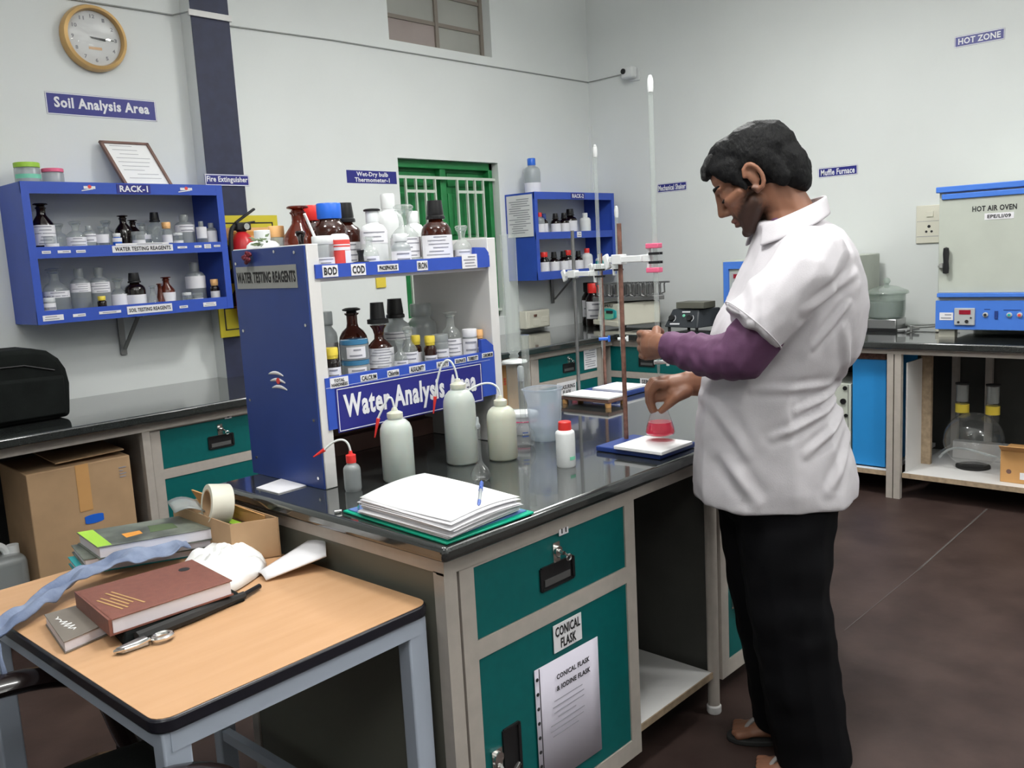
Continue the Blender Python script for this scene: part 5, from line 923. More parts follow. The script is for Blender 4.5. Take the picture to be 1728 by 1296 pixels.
# ---------------------------------------------------------------- right worktop
t = thing('shaker_machine', 'cream mechanical shaker with clamp rack on the far worktop', 'shaker', (5.25, 3.70, T))
fx = 5.07
obj('casing', MB().prism([(fx + .02, 3.93, T + .03), (fx - .03, 3.70, T + .018), (fx + .12, 3.45, T + .035), (5.42, 3.62, T + .03), (5.42, 3.93, T + .03)], [(fx + .02, 3.90, 1.03), (fx - .03, 3.70, 1.03), (fx + .12, 3.45, 1.045), (5.42, 3.62, 1.03), (5.42, 3.90, 1.03)]), M['cream'], t, bevel=.008)
obj('skirt', MB().prism([(fx + .01, 3.955, T + .025), (fx - .04, 3.70, T + .014), (fx - .04, 3.70, T + .05), (fx + .01, 3.955, T + .06)], [(fx + .04, 3.955, T + .025), (fx - .01, 3.70, T + .014), (fx - .01, 3.70, T + .05), (fx + .04, 3.955, T + .06)]), M['cream'], t, bevel=.004)
for x, y in ((fx + .05, 3.90), (fx + .0, 3.68), (5.38, 3.6), (5.38, 3.9), (5.2, 3.47)): obj('foot', MB().cyl((x, y, T + .0005), (x, y, T + .03), .016), M['rubber'], t)
obj('platform', MB().prism([(fx - .02, 3.93, 1.045), (fx - .04, 3.68, 1.045), (fx + .10, 3.40, 1.05), (5.44, 3.60, 1.045), (5.44, 3.93, 1.045)], [(fx - .02, 3.93, 1.075), (fx - .04, 3.68, 1.075), (fx + .10, 3.40, 1.08), (5.44, 3.60, 1.075), (5.44, 3.93, 1.075)]), M['darksteel'], t, bevel=.003)
for i in range(4):
    for j in range(5):
        c = Vector((5.10 + .085 * i, 3.88 - .095 * j + .02 * i, 1.078)); cm = MB()
        for k in range(4):
            a = k * math.pi / 2 + .4; d = Vector((math.cos(a), math.sin(a), 0)); cm.tube([c + d * .012, c + d * .036 + UP * .01, c + d * .034 + UP * .065, c + d * .042 + UP * .085], .006, 5)
        obj('flask_clamp', cm, M['darksteel'], t)
obj('clamp_rail', MB().bar((5.06, 3.90, 1.168), (5.10, 3.62, 1.168), .02, .012).bar((5.30, 3.92, 1.16), (5.36, 3.48, 1.16), .02, .012), M['darksteel'], t)
fd = (Vector((fx - .03, 3.70, 0)) - Vector((fx + .02, 3.915, 0))).normalized(); fcn = Vector((fx - .008, 3.80, .955)); fn_ = fd.cross(UP)
ovp = lambda s_, dz, off: [fcn + fd * (s_ * .085 * max(-1, min(1, 1.25 * math.cos(a)))) + UP * (dz + s_ * .040 * math.sin(a)) + fn_ * off for a in np.linspace(0, 6.283, 20, endpoint=False)]
pn = obj('control_panel', MB().prism(ovp(1, 0, -.002), ovp(1, 0, .006)), M['tealprint'], t); obj('panel_print', MB().prism(ovp(.7, -.008, .006), ovp(.7, -.008, .0075)), M['greenprint'], pn); obj('panel_display', MB().obox(fcn + UP * .014 + fd * .02 + fn_ * .008, fd * .035, UP * .010, fn_ * .002), M['ink'], pn)
text('EPE/LI', fcn + UP * .058 + fn_ * .004, fd, UP, .10, .020, M['ink'], t)
for k, (lb, x, y, cm) in enumerate((('large dark winchester bottle with black cap in the worktop corner', 5.36, 4.20, 'black'), ('large dark winchester bottle with red cap and white label in the corner', 5.22, 4.05, 'red'))):
    bottle('winchester_bottle', lb, 'bottle', x, y, T, .062, .315, 'widecap', 'amberdk', cm, (.18, .58), 'winchester bottles in the corner', rows=3)
t = thing('magnetic_stirrer', 'black hot-plate stirrer with grey-olive top right of the shaker', 'hotplate', (5.16, 3.15, T))
obj('case', MB().prism([(5.045, 3.325, T + .02), (5.07, 3.085, T + .012), (5.26, 3.0, T + .02), (5.27, 3.28, T + .02)], [(5.10, 3.29, T + .135), (5.12, 3.10, T + .135), (5.26, 3.02, T + .138), (5.26, 3.27, T + .138)]), M['hotplate'], t, bevel=.006)
obj('top_plate', MB().box(5.10, 5.25, 3.05, 3.262, T + .140, T + .182), M['olive'], t, bevel=.003)
sl = Vector((.055, 0, .115)).normalized(); hd = Vector((.025, -.24, 0)).normalized(); nrm = hd.cross(sl).normalized(); c0 = Vector((5.083, 3.205, T + .075))
for dx_ in (-.075, .055): obj('control_knob', MB().cyl(c0 + hd * dx_ - nrm * .004, c0 + hd * dx_ + nrm * .018, .022, .019), M['black'], t); obj('knob_mark', MB().tube([c0 + hd * (dx_ + .027 * math.cos(a)) + sl * .027 * math.sin(a) + nrm * .003 for a in np.linspace(-.9, .9, 8)], .0018, 5), M['wtext'], t)
obj('indicator_lamp', MB().cyl(c0 + hd * .01 + sl * .018 - nrm * .002, c0 + hd * .01 + sl * .018 + nrm * .008, .010), M['greenprint'], t)
obj('nameplate_print', lines(MB(), c0 + hd * .02 + sl * .045 + nrm * .004, hd, sl, .06, .012, 1, .008, 2).obox(c0 - hd * .045 - sl * .04 + nrm * .004, hd * .035, sl * .005, nrm * .0006), M['wtext'], t, smooth=False)
for x, y in ((5.07, 3.30), (5.09, 3.10), (5.25, 3.03), (5.25, 3.26)): obj('foot', MB().cyl((x, y, T + .0005), (x, y, T + .022), .010), M['rubber'], t)
obj('power_cord', MB().tube(bez((5.26, 3.05, T + .09), (5.32, 3.0, T + .12), (5.4, 2.97, T + .05), (5.5, 2.95, T + .008)), .004), M['rubber'], t)
t = thing('muffle_furnace', 'grey furnace cabinet with blue front frame hidden behind the man', 'furnace', (5.3, 2.46, T))
obj('body', MB().box(5.12, 5.55, 2.08, 2.92, T + .02, 1.30), M['ovengrey'], t, bevel=.006)
ff = MB()
for y0, y1, z0, z1 in ((2.085, 2.905, 1.245, 1.29), (2.085, 2.905, T + .03, T + .07), (2.87, 2.905, T + .07, 1.245), (2.085, 2.12, T + .07, 1.245)): ff.box(5.105, 5.12, y0, y1, z0, z1)
obj('front_frame', ff, M['ovenblue'], t, smooth=False); obj('control_panel', MB().box(5.110, 5.12, 2.74, 2.85, 1.08, 1.225), M['panelgrey'], t); obj('display', MB().box(5.106, 5.112, 2.775, 2.835, 1.185, 1.212), M['display'], t)
for x, y in ((5.15, 2.11), (5.15, 2.88), (5.5, 2.11), (5.5, 2.88)): obj('foot', MB().cyl((x, y, T + .0005), (x, y, T + .021), .015), M['rubber'], t)
t = thing('glass_desiccator', 'lidded glass vessel on the steel block left of the oven', 'vessel', (5.30, 1.945, T + .075))
x, y, z = 5.30, 1.945, T + .075
obj('bowl', MB().lathe([(.085, 0), (.098, .006), (.103, .05), (.103, .135), (.112, .14)], x, y, z, 36), M['darkglass'], t, angle=50)
obj('lid', MB().lathe([(.118, .141), (.122, .146), (.118, .158), (.10, .166), (.06, .182), (.012, .192), (.010, .20)], x, y, z, 36), M['darkglass'], t, angle=50); obj('lid_knob', MB().sphere((x, y, z + .215), .020, 16), M['darkglass'], t); obj('contents', MB().lathe([(.084, .004), (.095, .01), (.10, .05), (.10, .10), (0, .101)], x, y, z, 30), M['frost'], t)
t = thing('steel_heater', 'square stainless steel block under the glass vessel', 'heater', (5.30, 1.945, T))
obj('body', MB().box(5.22, 5.38, 1.86, 2.03, T + .006, T + .0745), M['steel'], t, bevel=.008, seg=3); obj('base', MB().box(5.215, 5.385, 1.855, 2.035, T + .0005, T + .02), M['black'], t)
t = thing('hot_air_oven', 'grey hot air oven with blue trims on the right worktop', 'oven', (5.2, 1.2, T)); ox = 5.0
obj('body', MB().box(ox + .02, 5.58, .55, 1.575, T + .04, 1.63), M['ovengrey'], t, bevel=.004)
dr = obj('oven_door', MB().box(ox, ox + .02, .60, 1.568, 1.088, 1.58), M['ovengrey'], t, bevel=.003)
obj('top_trim', MB().box(ox - .006, ox + .03, .55, 1.585, 1.612, 1.642), M['ovenblue'], t, bevel=.003); obj('top_trim', MB().box(ox - .010, ox + .02, .55, 1.555, 1.575, 1.603), M['ovenblue'], t, bevel=.003); obj('lower_trim', MB().box(ox - .012, ox + .02, .55, 1.570, 1.066, 1.088), M['ovenblue'], t, bevel=.003)
cp = obj('control_panel', MB().box(ox, ox + .03, .55, 1.578, T + .045, 1.048), M['ovenblue'], t, smooth=False)
obj('controller', MB().box(ox - .010, ox, 1.382, 1.482, T + .068, T + .158), M['panelgrey'], cp, bevel=.003); obj('red_window', MB().box(ox - .0115, ox - .0095, 1.402, 1.458, T + .125, T + .148), M['display'], cp); obj('controller_button', MB().cyl((ox - .014, 1.46, T + .084), (ox - .01, 1.46, T + .084), .006).cyl((ox - .014, 1.42, T + .088), (ox - .01, 1.42, T + .088), .009).cyl((ox - .014, 1.40, T + .108), (ox - .01, 1.40, T + .108), .004), M['ink'], cp)
for yy, mm in ((1.333, 'ink'), (1.222, 'tealprint'), (1.175, 'redprint')): obj('push_button', MB().lathe([(.013, 0), (.013, .006), (.010, .008)], ox - .0002, yy, .975, 18, axis=(-1, 0, 0)), M['panelgrey'], cp); obj('button_cap', MB().cyl((ox - .008, yy, .975), (ox - .0125, yy, .975), .007), M[mm], cp)
obj('rocker_switch', MB().box(ox - .006, ox, 1.275, 1.29, .955, .995), M['dblue'], cp); obj('panel_print', lines(MB(), (ox - .0004, 1.333, 1.003), XR, UP, .05, .01, 1, .004, 1).obox((ox - .0007, 1.21, 1.0), XR * .04, UP * .002, (.0004, 0, 0)), M['dblue'], cp, smooth=False)
note(cp, (ox - .0008, 1.523, .965), XR, .068, .040, None, n=2, sub=False)
hn = obj('door_handle', MB().lathe([(.0, 0), (.014, .004), (.016, .03), (.013, .065), (.016, .105), (.013, .135), (0, .14)], ox - .024, 1.523, 1.19, 18, sx=.8), M['black'], dr); obj('handle_mount', MB().cyl((ox - .024, 1.545, 1.235), (ox + .005, 1.56, 1.23), .013), M['chrome'], dr)
text('HOT AIR OVEN', (ox - .0003, 1.305, 1.517), XR, UP, .205, .028, M['ink'], dr)
note(dr, (ox - .0008, 1.282, 1.475), XR, .135, .032, 'EPE/LI/09', name='asset_label', sub=False, tw=.8, th=.58)
for y in (.6, 1.53): obj('foot', MB().box(ox + .03, ox + .08, y - .04, y + .04, T + .0005, T + .042), M['ivory'], t)
tag(obj('power_cable', MB().tube(bez((5.36, 1.86, T + .03), (5.33, 1.80, T + .012), (5.40, 1.75, T + .008), (5.42, 1.68, T + .03), (5.36, 1.60, T + .02)), .006).tube(bez((5.45, 1.9, T + .01), (5.40, 1.8, T + .03), (5.45, 1.7, T + .02), (5.5, 1.6, T + .03)), .005), M['cable'], loc=(5.4, 1.75, T)), 'grey tangled cable on the worktop between vessel and oven', 'cable')
tag(obj('spring_clamp', MB().bar((5.18, 1.84, T + .012), (5.24, 1.74, T + .02), .012, .016).bar((5.17, 1.79, T + .01), (5.25, 1.77, T + .014), .008, .012).cyl((5.2, 1.77, T + .001), (5.2, 1.77, T + .04), .008), M['steel'], loc=(5.2, 1.78, T), bevel=.002), 'small metal clamp lying before the tangled cable', 'clamp')
tag(obj('power_plug', MB().box(5.24, 5.28, 1.61, 1.655, T + .001, T + .045).cyl((5.26, 1.635, T + .045), (5.27, 1.65, T + .07), .008), M['cream'], loc=(5.26, 1.63, T), bevel=.006), 'cream power plug lying beside the oven foot', 'plug')
# under the right worktop
t = thing('equipment_case', 'tall bright blue equipment case under the right worktop', 'case', (5.0, 1.86, .142))
obj('case_body', MB().box(4.81, 5.30, 1.765, 1.948, .150, .742), M['azure'], t, bevel=.003); obj('base', MB().box(4.83, 5.28, 1.775, 1.938, .1425, .15), M['rubber'], t); obj('top_lid', MB().box(4.83, 5.30, 1.775, 1.938, .742, .772), M['rust'], t)
t = thing('white_case', 'white cabinet with black screws left of the blue case', 'case', (5.0, 2.10, .142))
obj('case_body', MB().box(4.815, 5.25, 1.958, 2.225, .1425, .600), M['ovengrey'], t, bevel=.004); obj('panel_seam', MB().box(4.8145, 4.816, 1.972, 1.975, .15, .595), M['ink'], t); obj('screw', MB().cyl((4.808, 1.99, .575), (4.816, 1.99, .575), .012).cyl((4.805, 2.0, .50), (4.816, 2.0, .50), .016).cyl((4.808, 1.985, .42), (4.816, 1.985, .42), .010), M['black'], t)
t = thing('distillation_flask', 'big round glass flask with two yellow-banded necks on the white shelf', 'flask', (5.06, 1.395, .142))
x, y, z = 5.07, 1.395, .142
obj('flask_body', MB().sphere((x, y, z + .152), .150, 32, (1, 1, 1)), M['flaskglass'], t, angle=60)
for yy in (1.455, 1.305):
    nk = obj('neck', MB().cyl((x, yy, z + .26), (x, yy + .0, z + .455), .032, .030, 24), M['flaskglass'], t, angle=60); obj('yellow_band', MB().cyl((x, yy, z + .30), (x, yy, z + .345), .0345, n=24), M['yellow'], nk); obj('ground_joint', MB().cyl((x, yy, z + .36), (x, yy, z + .45), .029, .030, 24), M['frost'], nk); obj('neck_rim', MB().cyl((x, yy, z + .452), (x, yy, z + .46), .036, n=24), M['rubber'], nk)
obj('rubber_tube', MB().tube(bez((x - .10, y + .14, z + .06), (x - .15, y + .05, z + .20), (x - .16, y - .10, z + .09), (x - .12, y - .2, z + .10)), .006), M['frost'], t)
obj('support_ring', MB().lathe([(.07, 0.0005), (.085, .0005), (.085, .012), (.07, .012)], x, y, z, 28), M['rubber'], t)
tag(obj('white_block', MB().box(5.24, 5.30, 1.15, 1.55, .1425, .24), M['white'], loc=(5.27, 1.35, .142), bevel=.003), 'white block standing behind the big round flask', 'block')
t = thing('small_carton', 'small brown carton at the right picture edge on the white shelf', 'box', (4.93, 1.1, .142))
obj('carton', MB().box(4.84, 5.02, .95, 1.205, .1425, .305), M['kraft'], t, bevel=.003); obj('flap', MB().prism([(4.84, .95, .306), (4.84, 1.205, .306), (4.80, 1.205, .335), (4.80, .95, .335)], [(4.843, .95, .308), (4.843, 1.205, .308), (4.803, 1.205, .337), (4.803, .95, .337)]), M['kraft'], t, smooth=False)
obj('round_print', MB().cyl((4.8395, 1.165, .20), (4.841, 1.165, .20), .012), M['brownply'], t); obj('sticker', MB().box(4.8392, 4.8405, 1.06, 1.115, .165, .20), M['paper'], t, smooth=False)
t = thing('drawing_board', 'white-faced board with brown edge standing behind the bench post', 'board', (4.93, 1.65, .142))
obj('board_face', MB().box(4.80, 5.02, 1.648, 1.656, .1425, .735), M['white'], t, smooth=False); obj('board_edge', MB().box(5.021, 5.05, 1.60, 1.656, .1425, .745), M['ply'], t, smooth=False)
for k, (lb, x0, x1, y0, z1) in enumerate((('corner carton with red characters seen past the glass cylinder', 3.66, 3.93, 3.66, .79),)):
    t = thing('cardboard_box', lb, 'box', ((x0 + x1) / 2, y0 + .14, .14)); obj('carton', MB().box(x0, x1, y0, y0 + .28, .1405, z1), M['kraft'], t, bevel=.004)
    lbz = obj('paper_label', MB().box(3.70, 3.79, y0 - .0015, y0 + .0005, .69, .775), M['paper'], t, smooth=False); obj('ring_print', MB().tube([(3.757 + .018 * math.cos(a), y0 - .0022, .73 + .018 * math.sin(a)) for a in np.linspace(0, 6.283, 18)], .004, 5), M['ink'], lbz)
    rp = MB()
    for dx in (0, .028):
        rp.box(3.775 + dx, 3.795 + dx, y0 - .001, y0, .668, .673).box(3.775 + dx, 3.795 + dx, y0 - .001, y0, .652, .657).box(3.775 + dx, 3.795 + dx, y0 - .001, y0, .636, .641).box(3.782 + dx, 3.787 + dx, y0 - .001, y0, .63, .675)
    obj('red_print', rp, M['redprint'], t, smooth=False)
# ---------------------------------------------------------------- the man (points as sideways, away, up from the spot between his feet)
PB = Vector((2.2, 1.0, 0)); PT, PN = Vector((.6866, -.7270, 0)), Vector((.7270, .6866, 0))
def W(t, n, z): return PB + PT * t + PN * n + UP * z
_bm = bmesh.new(); bmesh.ops.create_icosphere(_bm, subdivisions=2, radius=1.0); ICO = [v.co.copy() for v in _bm.verts]; _bm.free()
AX0 = (PT, PN, UP)
def ell(p, r, ax=AX0):
    r = (r, r, r) if not isinstance(r, (tuple, list)) else r; p = Vector(p)
    return [p + ax[0] * (v.x * r[0]) + ax[1] * (v.y * r[1]) + ax[2] * (v.z * r[2]) for v in ICO]
def disc(p, d, r, th=.006, sq=1.0):
    d = Vector(d).normalized(); a = d.orthogonal().normalized(); return ell(p, (r, r * sq, th), (a, d.cross(a), d))
def hull_into(bm, *sets):
    vs = [bm.verts.new(p) for s_ in sets for p in s_]
    r = bmesh.ops.convex_hull(bm, input=vs); kill = set(r['geom_interior']) | set(r['geom_unused']); kill = [v for v in kill if isinstance(v, bmesh.types.BMVert) and v.is_valid]
    bmesh.ops.delete(bm, geom=list(set(kill)), context='VERTS')
def chain(bm, items):
    for a, b in zip(items, items[1:]): hull_into(bm, a, b)
def grow(name, bm, voxel, m, parent, smooth=5, fac=.5, post=None, loc=None):
    """fuses the overlapping shapes of bm into one continuous skin, smooths it and links it"""
    me = bpy.data.meshes.new(name); bm.to_mesh(me); bm.free(); o = bpy.data.objects.new(name, me); COL.objects.link(o)
    rm = o.modifiers.new('fuse', 'REMESH'); rm.mode = 'VOXEL'; rm.voxel_size = voxel; rm.use_smooth_shade = True
    if smooth: sm = o.modifiers.new('smooth', 'SMOOTH'); sm.factor = fac; sm.iterations = smooth
    dg = bpy.context.evaluated_depsgraph_get(); m2 = bpy.data.meshes.new_from_object(o.evaluated_get(dg)); bpy.data.objects.remove(o); bpy.data.meshes.remove(me); m2.name = name
    co = np.empty(len(m2.vertices) * 3); m2.vertices.foreach_get('co', co); co = co.reshape(-1, 3)
    if post:
        no = np.empty(len(m2.vertices) * 3); m2.vertices.foreach_get('normal', no); co = post(co, no.reshape(-1, 3))
    off = origin(parent) if parent else Vector(loc); co = co - np.array(off); m2.vertices.foreach_set('co', co.ravel()); m2.update()
    m2.materials.clear(); m2.materials.append(m); m2.polygons.foreach_set('use_smooth', [True] * len(m2.polygons))
    o = bpy.data.objects.new(name, m2); COL.objects.link(o)
    if parent: o.parent = parent
    else: o.location = loc
    return o
man = thing('person', 'man in white short-sleeved coat titrating at the island, holding a pink flask', 'person', tuple(W(-.06, -.02, 0)))
# head frame: facing left and away, bowed over the flask
GA, PI_ = math.radians(20), math.radians(31)
hf = PT * -math.cos(GA) + PN * math.sin(GA); HL = PT * -math.sin(GA) - PN * math.cos(GA)
HF = hf * math.cos(PI_) - UP * math.sin(PI_); HU = hf * math.sin(PI_) + UP * math.cos(PI_); E0 = W(-.135, .02, 1.568); HA = (HF, HL, HU)
def H(f, l, u): return E0 + HF * f + HL * l + HU * u
def he(f, l, u, rf, rl=None, ru=None): return ell(H(f, l, u), (rf, rl or rf, ru or rf), HA)
bm = bmesh.new()
hull_into(bm, he(-.030, 0, .040, .106, .078, .090)); hull_into(bm, he(.040, 0, .052, .054, .062, .050), he(-.02, 0, .04, .06, .07, .06))
hull_into(bm, he(.050, 0, .0, .044, .060, .040), he(.058, 0, -.055, .036, .042, .030)); hull_into(bm, he(.02, .046, -.050, .022), he(.072, .012, -.092, .018), he(.02, -.046, -.050, .022), he(.072, -.012, -.092, .018), he(.05, 0, -.04, .03, .05, .03))
for s_ in (-1, 1):
    hull_into(bm, he(.090, .010 * s_, .030, .011, .016, .008), he(.078, .042 * s_, .030, .010, .012, .008)); hull_into(bm, he(.070, .040 * s_, -.010, .020, .022, .018), he(.040, .058 * s_, -.006, .016))
    hull_into(bm, he(.098, .012 * s_, -.030, .010, .008, .008), he(.104, 0, -.026, .010)); hull_into(bm, he(.0785, .033 * s_, .009, .0135), he(.072, .036 * s_, .012, .014))
    rim = [H(-.006 + .020 * math.cos(a), .078 * s_ + .006 * s_ * (math.cos(a) < 0), .004 + .034 * math.sin(a)) for a in np.linspace(.4, 5.6, 10)]
    chain(bm, [ell(p, .0062) for p in rim]); hull_into(bm, he(-.004, .074 * s_, .004, .014, .006, .026)); hull_into(bm, he(.004, .077 * s_, -.028, .008, .006, .010))
chain(bm, [he(.094, 0, .022, .010, .010, .010), he(.102, 0, 0, .010, .010, .010), he(.112, 0, -.024, .0115, .012, .010)])
hull_into(bm, he(.096, .0, -.055, .009, .022, .0055)); hull_into(bm, he(.093, 0, -.070, .010, .020, .0065)); hull_into(bm, he(.084, 0, -.098, .014, .016, .014))
chain(bm, [he(-.030, 0, -.035, .062, .058, .05), ell(W(-.055, .0, 1.49), (.066, .062, .04)), ell(W(-.035, .0, 1.41), (.085, .09, .04))])
# trunk, arms, legs, feet: one body
trunk = [(-.03, -.0, 1.40, .10, .15), (-.05, 0, 1.30, .13, .165), (-.08, 0, 1.12, .14, .15), (-.10, 0, .95, .14, .145), (-.10, -.02, .82, .12, .13)]
chain(bm, [ell(W(t, n, z), (a, b, .03)) for t, n, z, a, b in trunk])
LS, LE, LW = (-.065, -.185, 1.355), (-.222, -.19, 1.150), (-.384, -.018, 1.160)
chain(bm, [ell(W(*LS), .060), ell(W(*LE), .042), ell(W(-.31, -.115, 1.148), .038), ell(W(*LW), (.030, .030, .032)), ell(W(-.398, .012, 1.160), (.026, .026, .034))])
RS, RE, RW = (-.03, .19, 1.36), (-.10, .24, 1.10), (-.262, .150, 1.032)
chain(bm, [ell(W(*RS), .060), ell(W(*RE), .045), ell(W(-.18, .20, 1.06), .040), ell(W(*RW), (.030, .028, .036)), ell(W(-.295, .142, 1.038), (.028, .026, .034))])
# left hand: closed round the stopcock, back of the hand to the room
chain(bm, [ell(W(-.398, .012, 1.158), (.024, .026, .034)), ell(W(-.418, .055, 1.156), (.020, .022, .040))])
for k, (dz, ln) in enumerate(((.032, .95), (.012, 1.0), (-.009, .96), (-.029, .82))):
    z = 1.156 + dz; r = .0098 if k < 3 else .0086
    P = [W(-.424, .052, z), W(-.428, .085, z - .001), W(-.428 + .012 * (1 - ln), .085 + .040 * ln, z - .004), W(-.400, .085 + .062 * ln, z - .006), W(-.374, .085 + .048 * ln, z - .008), W(-.372, .085 + .030 * ln, z - .008)]
    chain(bm, [ell(p, rr) for p, rr in zip(P, (r * 1.15, r * 1.12, r, r * .95, r * .88, r * .78))])
chain(bm, [ell(W(-.398, .020, 1.182), .013), ell(W(-.392, .060, 1.197), .0125), ell(W(-.384, .095, 1.196), .0105), ell(W(-.368, .118, 1.186), .009)])
# right hand: draped over the neck of the flask
chain(bm, [ell(W(-.262, .150, 1.032), (.029, .028, .036)), ell(W(-.290, .145, 1.034), (.027, .030, .035)), ell(W(-.330, .148, 1.036), (.028, .038, .027)), ell(W(-.366, .152, 1.040), (.018, .041, .020))])
for k, (n0, n1, ln) in enumerate(((.118, .134, .92), (.141, .149, 1.0), (.164, .163, .97), (.185, .176, .80))):
    r = .0112 if k < 3 else .0098; tx = -.400 + .003 * abs(k - 1.5)
    P = [W(-.362, n0, 1.040), W(-.386, n0, 1.042), W(-.402, (n0 + n1) / 2, 1.030 - .012 * ln), W(tx - .004, n1, 1.020 - .034 * ln), W(tx + .003, n1, 1.018 - .056 * ln)]
    chain(bm, [ell(p, rr) for p, rr in zip(P, (r * 1.2, r * 1.15, r, r * .92, r * .80))])
chain(bm, [ell(W(-.305, .118, 1.018), .020), ell(W(-.335, .108, 1.004), .0155), ell(W(-.356, .112, .984), .0120), ell(W(-.374, .122, .966), .0095)]); hull_into(bm, ell(W(-.345, .120, 1.018), .014), ell(W(-.31, .118, 1.02), .018), ell(W(-.35, .135, 1.03), .018)); hull_into(bm, ell(W(-.325, .128, 1.016), .024), ell(W(-.378, .138, 1.004), .017), ell(W(-.385, .155, 1.012), .016))
for (t0, n0), (tk, nk), (ta_, na_) in (((-.10, -.12), (-.11, -.125), (-.035, -.125)), ((-.10, .06), (-.115, .07), (-.05, .065))):
    chain(bm, [ell(W(t0, n0 + .01 * (1 if n0 < 0 else -1), .76), (.08, .07, .04)), ell(W(tk, nk, .47), (.060, .055, .06)), ell(W(ta_, na_, .10), (.042, .036, .05))])
    chain(bm, [ell(W(ta_ + .03, na_, .035), (.034, .030, .03)), ell(W(ta_ - .06, na_ + .012, .034), (.05, .036, .024)), ell(W(ta_ - .115, na_ + .022, .026), (.03, .042, .014))])
    for k in range(5): chain(bm, [ell(W(ta_ - .115, na_ - .010 + .016 * k, .027), .0115), ell(W(ta_ - .148 + .006 * abs(k - 1), na_ - .010 + .018 * k, .025), .0105 if k else .0125)])
body = grow('body', bm, .0036, M['skin'], man, smooth=4)
# beard and lips as a growth mask on the skin, eyes under lowered lids
co = np.empty(len(body.data.vertices) * 3); body.data.vertices.foreach_get('co', co); co = co.reshape(-1, 3) + np.array(origin(man)) - np.array(E0)
F_, L_, U_ = co @ np.array(HF), np.abs(co @ np.array(HL)), co @ np.array(HU)
sst = lambda a, b, x: (lambda t: t * t * (3 - 2 * t))(np.clip((x - a) / (b - a), 0, 1))
nz = np.array([noise.noise(Vector(p * 170)) for p in co]) * .006 if len(co) < 200000 else 0
cheek = np.where(F_ < .084, -.012 - .66 * (F_ - .025), -.041) + nz
jaw_back = .006 + np.clip(-.03 - U_, 0, .1) * .10
mk = sst(-.010, .010, cheek - U_) * sst(-.014, .016, F_ - jaw_back + nz) * sst(-.012, .012, U_ + .128 - .0 * F_) * (L_ < .1) * (F_ < .13)
mk = mk * (1 - sst(.004, .012, F_ - .102))
lip = np.exp(-((U_ + .0625) / .0085) ** 2) * sst(.084, .092, F_) * (1 - sst(.018, .026, L_)); mk = mk * (1 - .9 * lip) * .84
near = (np.linalg.norm(co, axis=1) < .17)
for nm_, val in (('stubble', mk * near), ('lips', lip * near)):
    at = body.data.attributes.new(nm_, 'FLOAT', 'POINT'); at.data.foreach_set('value', val.astype(np.float32))
for s_ in (-1, 1):
    obj('eye', MB().sphere(H(.0775, .033 * s_, .004), .0122, 14), M['pages'], man); mbk = MB().tube([H(.087, .019 * s_, .002), H(.0915, .031 * s_, -.002), H(.083, .046 * s_, .001)], [.0016, .0034, .0018], 6)
    obj('eyelashes', mbk, M['hair'], man)
    b2 = bmesh.new(); chain(b2, [he(.0955, .014 * s_, .033, .0042, .005, .0042), he(.093, .030 * s_, .037, .0050, .006, .0050), he(.079, .048 * s_, .036, .0036, .005, .0036)]); grow('eyebrow', b2, .0022, M['hair'], man, smooth=2)
bm = bmesh.new()
def tilt(co, no):
    d = np.array([noise.noise(Vector(p * 55)) * .5 + noise.noise(Vector(p * 140)) * .5 for p in co]); return co + no * (d * .0022)[:, None]
hull_into(bm, he(-.032, 0, .046, .113, .084, .094)); hull_into(bm, he(.044, 0, .086, .056, .060, .030), he(-.03, 0, .09, .08, .07, .05)); hull_into(bm, he(-.078, 0, -.010, .064, .068, .07), he(-.090, 0, -.060, .030, .056, .034), he(-.03, 0, .04, .10, .078, .08))
hull_into(bm, he(.080, 0, .088, .020, .044, .016), he(.02, 0, .11, .05, .055, .03)); hull_into(bm, he(.088, .006, .080, .013, .034, .010), he(.07, 0, .094, .02, .046, .014))
for s_ in (-1, 1): hull_into(bm, he(.062, .050 * s_, .074, .016, .014, .014), he(.030, .062 * s_, .050, .036, .016, .034), he(.044, .062 * s_, .046, .020, .010, .016)); chain(bm, [he(.032, .068 * s_, .040, .024, .011, .024), he(.028, .071 * s_, .016, .013, .008, .016), he(.024, .072 * s_, -.004, .008, .0055, .012)]); hull_into(bm, he(-.050, .066 * s_, .02, .03, .016, .04), he(-.060, .064 * s_, -.03, .022, .014, .03))
# keep the forehead and the ears clear of hair
grow('hair', bm, .0042, M['hair'], man, smooth=3, post=lambda co, no: tilt(co, no))
bm = bmesh.new(); chain(bm, [he(.050, 0, .112, .03, .046, .012), he(.080, 0, .096, .020, .042, .013), he(.097, .004, .080, .010, .032, .010)]); grow('forelock', bm, .0035, M['greyhair'], man, smooth=2, post=lambda co, no: tilt(co, no) + no * .001)
# trousers
bm = bmesh.new()
hull_into(bm, ell(W(-.10, -.03, .86), (.17, .17, .04)), ell(W(-.095, -.03, .72), (.150, .165, .05)))
for L in ([(-.098, -.095, .74, .135, .105), (-.104, -.105, .60, .118, .100), (-.102, -.115, .50, .108, .095), (-.085, -.118, .38, .108, .092), (-.062, -.120, .22, .104, .09), (-.038, -.12, .05, .101, .088)],
          [(-.112, .06, .74, .130, .105), (-.116, .065, .60, .112, .100), (-.112, .07, .50, .102, .095), (-.095, .07, .38, .100, .09), (-.072, .068, .22, .096, .086), (-.052, .066, .055, .092, .082)]):
    chain(bm, [ell(W(t, n, z), (a, b, .02)) for t, n, z, a, b in L])
def tro(co, no):
    d = np.array([noise.noise(Vector((p[0] * 9, p[1] * 9, p[2] * 16))) for p in co]); return co + no * (d * .006)[:, None]
grow('trousers', bm, .008, M['trousers'], man, smooth=5, post=tro)
